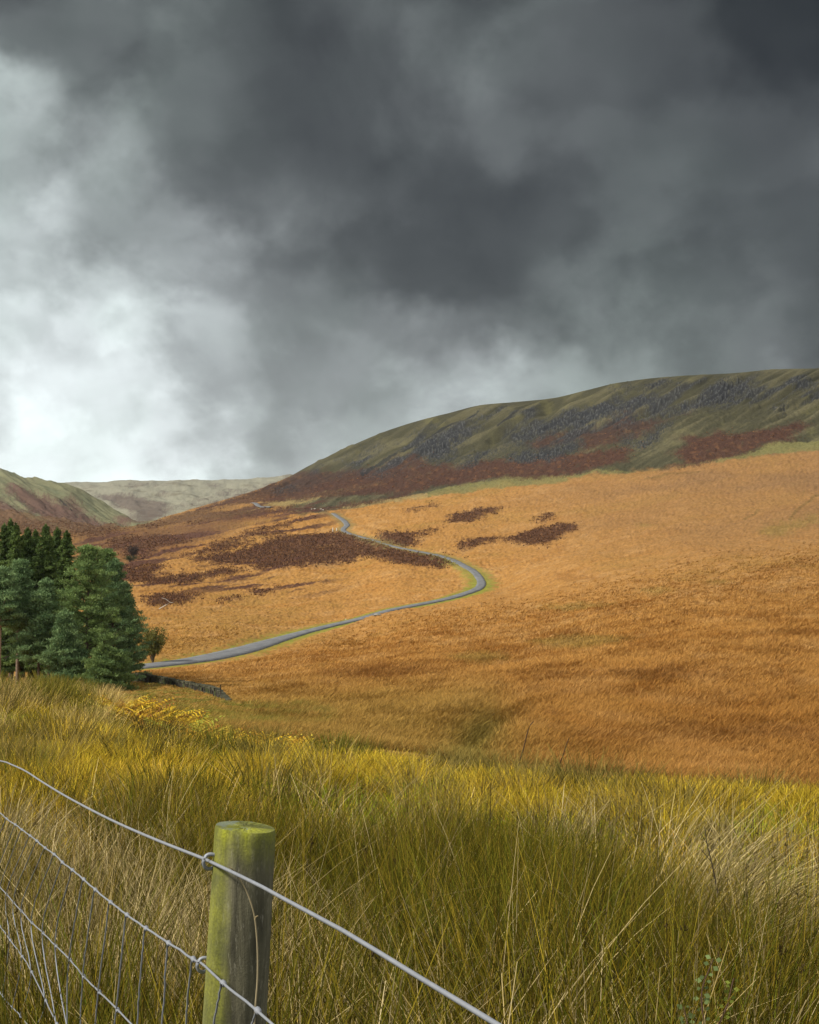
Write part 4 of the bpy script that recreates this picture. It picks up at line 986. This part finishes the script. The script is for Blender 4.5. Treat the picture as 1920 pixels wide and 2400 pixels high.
# ------------------------------------------------------------------ bracken
def frond_mesh(acc, root, h, az, c, r):
    """one fern frond: arching rachis with paired leaflets"""
    n = 14; d = np.array((math.cos(az), math.sin(az), 0)); sd = np.array((-d[1], d[0], 0))
    V = []; K = []
    for i in range(n):
        t = (i + .7) / n; p = root + d * h * .75 * t ** 1.5 + np.array((0, 0, h * (t - .38 * t * t)))
        w = h * .34 * (1 - t) ** .8 * (.5 + min(1, t * 3) * .5) + .02
        for s in (-1, 1):
            q = p + sd * s * w + d * w * .35 + np.array((0, 0, -w * .25 + r.normal(0, .02)))
            e = d * h * .034
            V += [p - e * .6, p + e * .6, q + e * .35, q - e * .35]; cc = c * r.uniform(.55, 1.25); K += [cc] * 4
    acc.add(np.array(V), np.arange(len(V)).reshape(-1, 4), np.array(K))
def fern_at(px, Z): 
    u = float(U(px)); X = u * Z; return np.array((X, Z, float(meadow_h(np.array([X]), np.array([Z]))[0])))
BC = [A(.62, .40, .03), A(.46, .25, .025), A(.56, .42, .06), A(.27, .12, .025), A(.33, .33, .045)]
def bracken():
    a = Acc(); r = np.random.default_rng(91)
    for k in range(300):
        if r.random() < .62: px = r.uniform(246, 398); Z = 37 - (px - 262) / 180 * 3.5 + r.normal(0, 1.2); h = r.uniform(.8, 1.15)
        else: px = r.uniform(400, 640); Z = 33 - (px - 400) / 240 * 2.5 + r.normal(0, .8); h = r.uniform(.65, .95)
        p = fern_at(px, Z)
        c = BC[r.choice(5, p=[.38, .2, .2, .12, .10])]
        for j in range(r.integers(3, 6)): frond_mesh(a, p + np.array((r.normal(0, .12), r.normal(0, .12), 0)), h * r.uniform(.7, 1.1), r.uniform(0, 6.28), c, r)
    a.build('bracken', 'yellow and rust bracken patch at the crest below the stone wall')
bracken()
def lone_fern(px, Z, h, label, seed, ci):
    a = Acc(); r = np.random.default_rng(seed); p = fern_at(px, Z)
    for j in range(9): frond_mesh(a, np.array((r.normal(0, .08), r.normal(0, .08), 0)), h * r.uniform(.7, 1.1), j * .75 + r.normal(0, .2), BC[ci], r)
    o = mesh_np('bracken_fern', np.concatenate(a.V), np.concatenate(a.F), M_GRASS, np.concatenate(a.K)); o.location = tuple(p)
    tag(o, label, 'fern', 'single bracken ferns along the crest')
lone_fern(523, 30, .9, 'bright yellow fern standing alone just past the lower end of the wall', 3, 0)
lone_fern(584, 29.5, .8, 'small golden fern furthest right along the pasture crest', 4, 1)
lone_fern(56, 41, .8, 'rusty yellow fern in the grass in front of the slender pine', 5, 1)

# ------------------------------------------------------------------ small things
def up_from(px, py, Z): 
    u = float(U(px)); return np.array((u * Z, Z, float(E(py)) * Z))
def stake(pts, r, label):
    P = spline([up_from(*p) for p in pts], 14); mb = MB(); mb.tube(P, [r * (1.15 - .5 * t) for t in np.linspace(0, 1, 14)], 6, (.06, .035, .022))
    tag(mb.build('leaning_stake', M_BARK, None, True, loc=tuple(P[0])), label, 'stake', 'thin stakes on the pasture edge')
stake([(1080, 1660, 26), (1096, 1598, 26), (1103, 1575, 26), (1110, 1545, 26), (1118, 1524, 26), (1124, 1519, 26)], .013, 'taller thin dark stake with hooked top by the gully')
stake([(1164, 1665, 26), (1178, 1612, 26), (1186, 1590, 26), (1192, 1570, 26), (1199, 1553, 26)], .011, 'shorter thin dark stake right of the hooked one')
mb = MB(); p = up_from(465, 1476, 113); mb.tube([p, p + np.array((0, 0, 1.25))], [.05, .045], 7, (.05, .04, .03)); tag(mb.build('wooden_stake', M_BARK, None, True, loc=tuple(p)), 'short dark wooden stake beside the lower end of the stone wall', 'stake')
M_WHITE = mat_vcol('white_paint', .6, .3)
def marker(px, py, h, label):
    p = ground_hit(px, py); p[2] = float(terr_at(p[0] / p[1], p[1])[0]); mb = MB(); mb.tube([(0, 0, -.2), (0, 0, h * .92), (0, 0, h)], [.16, .15, .07], 8, (.62, .62, .58)); o = mb.build('marker_post', M_WHITE, None); o.location = tuple(p)
    tag(o, label, 'marker post', 'white marker posts by the lane')
marker(701, 1119, 1.7, 'taller white post beside the lane at its upper bend'); marker(709, 1119, 1.1, 'shorter white post beside the lane at its upper bend')
def rock(px, py, s, label, c=(.42, .40, .35), seed=0, grp=None):
    p = ground_hit(px, py); p[2] = float(terr_at(p[0] / p[1], p[1])[0]); mb = MB(); mb.ball((0, 0, s * .2), s, c, 9, .5)
    r = np.random.default_rng(seed); mb.v = [tuple(np.array(v) * (1 + r.normal(0, .14, 3))) for v in mb.v]
    o = mb.build('boulder', M_STONE, None); o.location = tuple(p); tag(o, label, 'boulder', grp)
rock(794, 1300, .7, 'flat grey boulder on the lower verge of the lane', c=(.22, .21, .18), seed=1)
for i, x in enumerate((657, 663, 676, 680)): rock(x, 1073 + (i % 2), .7, 'small pale boulder in the row above the top of the lane', (.42, .39, .32), 20 + i, 'pale boulders above the top of the lane')
rock(729, 1305, .3, 'small white stone on the lane verge below the straight', (.55, .54, .5), 9)
# fallen pale branch by the wood
mb = MB(); p = ground_hit(346, 1284); p[2] += .2
q = lambda dx, dz: np.array((dx, 0, dz))
mb.tube([q(-1.2, .0), q(.2, .8), q(1.3, 1.5), q(.4, 2.2), q(-.6, 2.5)], [.09, .09, .07, .06, .03], 5, (.45, .42, .36)); mb.tube([q(1.3, 1.5), q(2.0, 1.4)], .05, 5, (.45, .42, .36))
o = mb.build('fallen_branch', M_BARK, None); o.location = tuple(p); tag(o, 'bleached bare branch lying beside the yellowish shrub', 'branch')
# leafy sprig and dead stem in the right foreground
def sprig():
    r = np.random.default_rng(15); Z = 2.75; t = thing('bramble_sprig', 'thin leafy sprig with pale round leaves among the lowest rushes', 'plant', tuple(up_from(1490, 2330, Z))); b0 = np.array(t.location)
    mb = MB(); lv = Acc()
    for k, pts in enumerate((((1490, 2330), (1485, 2180), (1478, 2090), (1502, 2020)), ((1492, 2330), (1500, 2200), (1530, 2120), (1545, 2060)), ((1488, 2330), (1475, 2240), (1452, 2170), (1440, 2120)))):
        P = spline([up_from(x, y, Z + .05 * k) - b0 for x, y in pts], 26); mb.tube(P, np.linspace(.003, .001, 26), 5, (.10, .06, .04))
        for i in range(5, 26):
            for s in (-1, 1):
                if r.random() < .25: continue
                a = r.uniform(-.5, .5) + (0 if s > 0 else math.pi); L = r.uniform(.008, .015); d = np.array((math.cos(a), r.normal(0, .4), .4 * r.normal())); d /= np.linalg.norm(d); n = np.array((-d[2], 0, d[0])); w = L * .42
                c = P[i] + d * .004; c1 = A(.15, .20, .07) * r.uniform(.6, 1.5) if k != 1 else A(.20, .24, .04) * r.uniform(.6, 1.3)
                lv.add(np.array([c, c + d * L * .5 + n * w, c + d * L, c + d * L * .5 - n * w]), np.array([[0, 1, 2, 3]]), np.tile(c1, (4, 1)))
    mb.build('stem', M_BARK, t); mesh_np('foliage', np.concatenate(lv.V), np.concatenate(lv.F), M_GRASS, np.concatenate(lv.K), parent=t)
sprig()
mb = MB(); Z = 6.2; P = spline([up_from(x, y, Z) for x, y in ((1512, 1880), (1502, 1830), (1490, 1780), (1484, 1740))], 16); mb.tube(P, np.linspace(.004, .0015, 16), 5, (.06, .045, .03))
for i, (dx, dz) in enumerate(((.05, .07), (-.05, .06), (.04, .06), (-.03, .05))): mb.tube([P[5 + 2 * i], P[5 + 2 * i] + np.array((dx, 0, dz))], [.0018, .001], 4, (.06, .045, .03))
tag(mb.build('dead_thistle', M_BARK, None, loc=tuple(P[0])), 'dark dead branching weed stem rising from the right pasture', 'plant')

# ------------------------------------------------------------------ sky, sun
EXPO = .62
SUN_EL, SUN_AZ = math.radians(42), math.radians(-115)       # from the left and slightly behind
w = bpy.data.worlds.new('World'); SC.world = w; w.use_nodes = True; nt = w.node_tree; nt.nodes.clear()
wo = nd(nt, 'ShaderNodeOutputWorld'); bg = nd(nt, 'ShaderNodeBackground'); bg.inputs[1].default_value = .1; nt.links.new(bg.outputs[0], wo.inputs[0])
sky = nd(nt, 'ShaderNodeTexSky'); sky.sky_type = 'NISHITA'; sky.sun_disc = False; sky.sun_elevation = SUN_EL; sky.sun_rotation = SUN_AZ
tc = nd(nt, 'ShaderNodeTexCoord'); D = tc.outputs['Generated']
sp = nd(nt, 'ShaderNodeSeparateXYZ'); nt.links.new(D, sp.inputs[0])
# cloud deck: direction -> (bearing, elevation) plane, warped by noise
wn = noise(nt, D, 5.5, 5, .55); wn2 = noise(nt, D, 16, 4, .6)
sub = nd(nt, 'ShaderNodeVectorMath', operation='SUBTRACT'); nt.links.new(wn.outputs['Color'], sub.inputs[0]); sub.inputs[1].default_value = (.5, .5, .5)
sc1 = nd(nt, 'ShaderNodeVectorMath', operation='SCALE'); nt.links.new(sub.outputs[0], sc1.inputs[0]); sc1.inputs['Scale'].default_value = .15
sub2 = nd(nt, 'ShaderNodeVectorMath', operation='SUBTRACT'); nt.links.new(wn2.outputs['Color'], sub2.inputs[0]); sub2.inputs[1].default_value = (.5, .5, .5)
sc2 = nd(nt, 'ShaderNodeVectorMath', operation='SCALE'); nt.links.new(sub2.outputs[0], sc2.inputs[0]); sc2.inputs['Scale'].default_value = .05
ad = nd(nt, 'ShaderNodeVectorMath', operation='ADD'); nt.links.new(sc1.outputs[0], ad.inputs[0]); nt.links.new(sc2.outputs[0], ad.inputs[1])
sw = nd(nt, 'ShaderNodeSeparateXYZ'); nt.links.new(ad.outputs[0], sw.inputs[0])
yy = mathn(nt, 'MAXIMUM', sp.outputs[1], .15)
uu = mathn(nt, 'ADD', mathn(nt, 'DIVIDE', sp.outputs[0], yy), sw.outputs[0]); vv = mathn(nt, 'ADD', mathn(nt, 'DIVIDE', sp.outputs[2], yy), sw.outputs[2])
SKX = [0, 200, 400, 600, 800, 1000, 1200, 1400, 1560, 1725]
SKY = {0: [90,110,98,80,92,82,84,58,36,32], 100: [116,104,92,72,84,104,82,72,36,40], 200: [208,112,86,70,78,84,84,64,42,62], 300: [202,142,90,84,62,82,88,74,66,78],
       400: [190,160,96,104,66,66,86,84,70,70], 500: [226,136,150,112,80,70,86,90,84,66], 600: [238,186,152,146,84,76,92,104,102,74], 700: [214,210,200,146,142,112,102,106,106,82],
       800: [226,238,186,164,168,186,146,130,112,102], 900: [228,236,208,192,202,196,176,148,132,122], 1000: [236,238,226,210,208,204,184,164,146,134]}
def s2l(v): v /= 255; return v / 12.92 if v < .04045 else ((v + .055) / 1.055) ** 2.4
tx = mathn(nt, 'ADD', mathn(nt, 'DIVIDE', uu, WT), .5, clamp=True)
prev = None; ys = sorted(SKY)
pyv = mathn(nt, 'MULTIPLY', mathn(nt, 'SUBTRACT', YH, mathn(nt, 'DIVIDE', vv, HT)), PH)
for y in ys:
    cr = nd(nt, 'ShaderNodeValToRGB'); cr.color_ramp.interpolation = 'EASE'; el = cr.color_ramp.elements
    while len(el) < len(SKX): el.new(.5)
    for i, (x, v) in enumerate(zip(SKX, SKY[y])):
        el[i].position = x / PW * .999 + .0005; g = s2l(v); el[i].color = (g, g, g, 1)
    nt.links.new(tx, cr.inputs[0])
    if prev is None: prev = cr.outputs[0]
    else:
        f = nd(nt, 'ShaderNodeMapRange', interpolation_type='SMOOTHSTEP'); nt.links.new(pyv, f.inputs[0]); f.inputs[1].default_value = y - 100; f.inputs[2].default_value = y
        prev = mixc(nt, f.outputs[0], prev, cr.outputs[0])
# wisps
mpw = nd(nt, 'ShaderNodeMapping'); mpw.inputs['Scale'].default_value = (1, 1, 1.25); mpw.inputs['Rotation'].default_value = (0, .5, 0); nt.links.new(D, mpw.inputs[0])
wa = noise(nt, mpw.outputs[0], 7, 7, .52, .25); wb = noise(nt, mpw.outputs[0], 20, 5, .5, .2)
wsp = mathn(nt, 'MULTIPLY', mapr(nt, wa.outputs[0], .3, .7, .76, 1.24), mapr(nt, wb.outputs[0], .3, .7, .93, 1.07))
lum = scalec(nt, prev, wsp)
tint = mixc(nt, mapr(nt, wn.outputs[0], .4, .6, 0, 1), (.915, .995, 1.005), (.885, 1.015, .98))
wc = noise(nt, mpw.outputs[0], 4.2, 8, .55, .25); wd = noise(nt, mpw.outputs[0], 11, 6, .52, .2)
e1 = nd(nt, 'ShaderNodeMapRange', interpolation_type='SMOOTHSTEP'); nt.links.new(wc.outputs[0], e1.inputs[0]); e1.inputs[1].default_value = .455; e1.inputs[2].default_value = .555; e1.inputs[3].default_value = .78; e1.inputs[4].default_value = 1.20
e2 = nd(nt, 'ShaderNodeMapRange', interpolation_type='SMOOTHSTEP'); nt.links.new(wd.outputs[0], e2.inputs[0]); e2.inputs[1].default_value = .45; e2.inputs[2].default_value = .56; e2.inputs[3].default_value = .90; e2.inputs[4].default_value = 1.09
lum = scalec(nt, lum, mathn(nt, 'MULTIPLY', e1.outputs[0], e2.outputs[0]))
cl = mixc(nt, 1.0, lum, tint, 'MULTIPLY')
cl = scalec(nt, cl, mathn(nt, 'ADD', 0, 2 ** -EXPO))
# away from the storm side the deck is a plain bright overcast
nrm = nd(nt, 'ShaderNodeVectorMath', operation='NORMALIZE'); nt.links.new(D, nrm.inputs[0])
dp = nd(nt, 'ShaderNodeVectorMath', operation='DOT_PRODUCT'); nt.links.new(nrm.outputs[0], dp.inputs[0]); dp.inputs[1].default_value = (0, math.cos(.14), math.sin(.14))
away = nd(nt, 'ShaderNodeMapRange', interpolation_type='SMOOTHSTEP'); nt.links.new(dp.outputs['Value'], away.inputs[0]); away.inputs[1].default_value = .90; away.inputs[2].default_value = .55; away.inputs[3].default_value = 0; away.inputs[4].default_value = 1
over = scalec(nt, mixc(nt, wn.outputs[0], (.93, .98, 1.02), (1.02, 1.03, 1.04)), mapr(nt, wa.outputs[0], .3, .7, .42, .56))
cl2 = mixc(nt, away.outputs[0], cl, over)
ten = nd(nt, 'ShaderNodeVectorMath', operation='SCALE'); nt.links.new(cl2, ten.inputs[0]); ten.inputs['Scale'].default_value = 10
fin = mixc(nt, .97, sky.outputs[0], ten.outputs[0])
nt.links.new(fin, bg.inputs[0])

sl = bpy.data.lights.new('sun', 'SUN'); sl.energy = 3.5; sl.angle = math.radians(10); sl.color = (1, .95, .87)
so = bpy.data.objects.new('sun', sl); COL.objects.link(so)
from mathutils import Vector
sd_ = Vector((math.sin(SUN_AZ) * math.cos(SUN_EL), math.cos(SUN_AZ) * math.cos(SUN_EL), math.sin(SUN_EL)))
so.rotation_euler = sd_.to_track_quat('Z', 'Y').to_euler(); so.location = (-20, -10, 30)

# ------------------------------------------------------------------ camera
cam = bpy.data.cameras.new('camera'); co = bpy.data.objects.new('camera', cam); COL.objects.link(co); SC.camera = co
cam.sensor_fit = 'VERTICAL'; cam.sensor_height = 36; cam.lens = 36 / HT; cam.shift_y = YH - .5; cam.shift_x = 0
co.location = (0, 0, 0); co.rotation_euler = (math.radians(90), 0, 0); cam.clip_start = .05; cam.clip_end = 30000
SC.view_settings.view_transform = 'Standard'; SC.view_settings.look = 'None'; SC.view_settings.exposure = EXPO; SC.view_settings.gamma = 1
SC.cycles.max_bounces = 6; SC.cycles.diffuse_bounces = 3; SC.cycles.glossy_bounces = 2; SC.cycles.transmission_bounces = 3

HZ = MB(); HZ.v = [(x, y, z) for z in (-32, 215) for x, y in ((-9500, -60), (9500, -60), (9500, 9300), (-9500, 9300))]; HZ.c = [(1, 1, 1)] * 8
HZ.f = [(0, 3, 2, 1), (4, 5, 6, 7), (0, 1, 5, 4), (1, 2, 6, 5), (2, 3, 7, 6), (3, 0, 4, 7)]
m = bpy.data.materials.new('haze'); m.use_nodes = True; nt = m.node_tree; nt.nodes.clear()
vo = nd(nt, 'ShaderNodeVolumePrincipled'); vo.inputs['Color'].default_value = (.92, .96, 1, 1); vo.inputs['Density'].default_value = 3e-5; vo.inputs['Anisotropy'].default_value = .2
mo = nd(nt, 'ShaderNodeOutputMaterial'); nt.links.new(vo.outputs[0], mo.inputs['Volume'])
hz = HZ.build('haze', m); tag(hz, 'thin grey air over the valley that pales the far hills', None, None, 'stuff')
SC.cycles.volume_bounces = 0
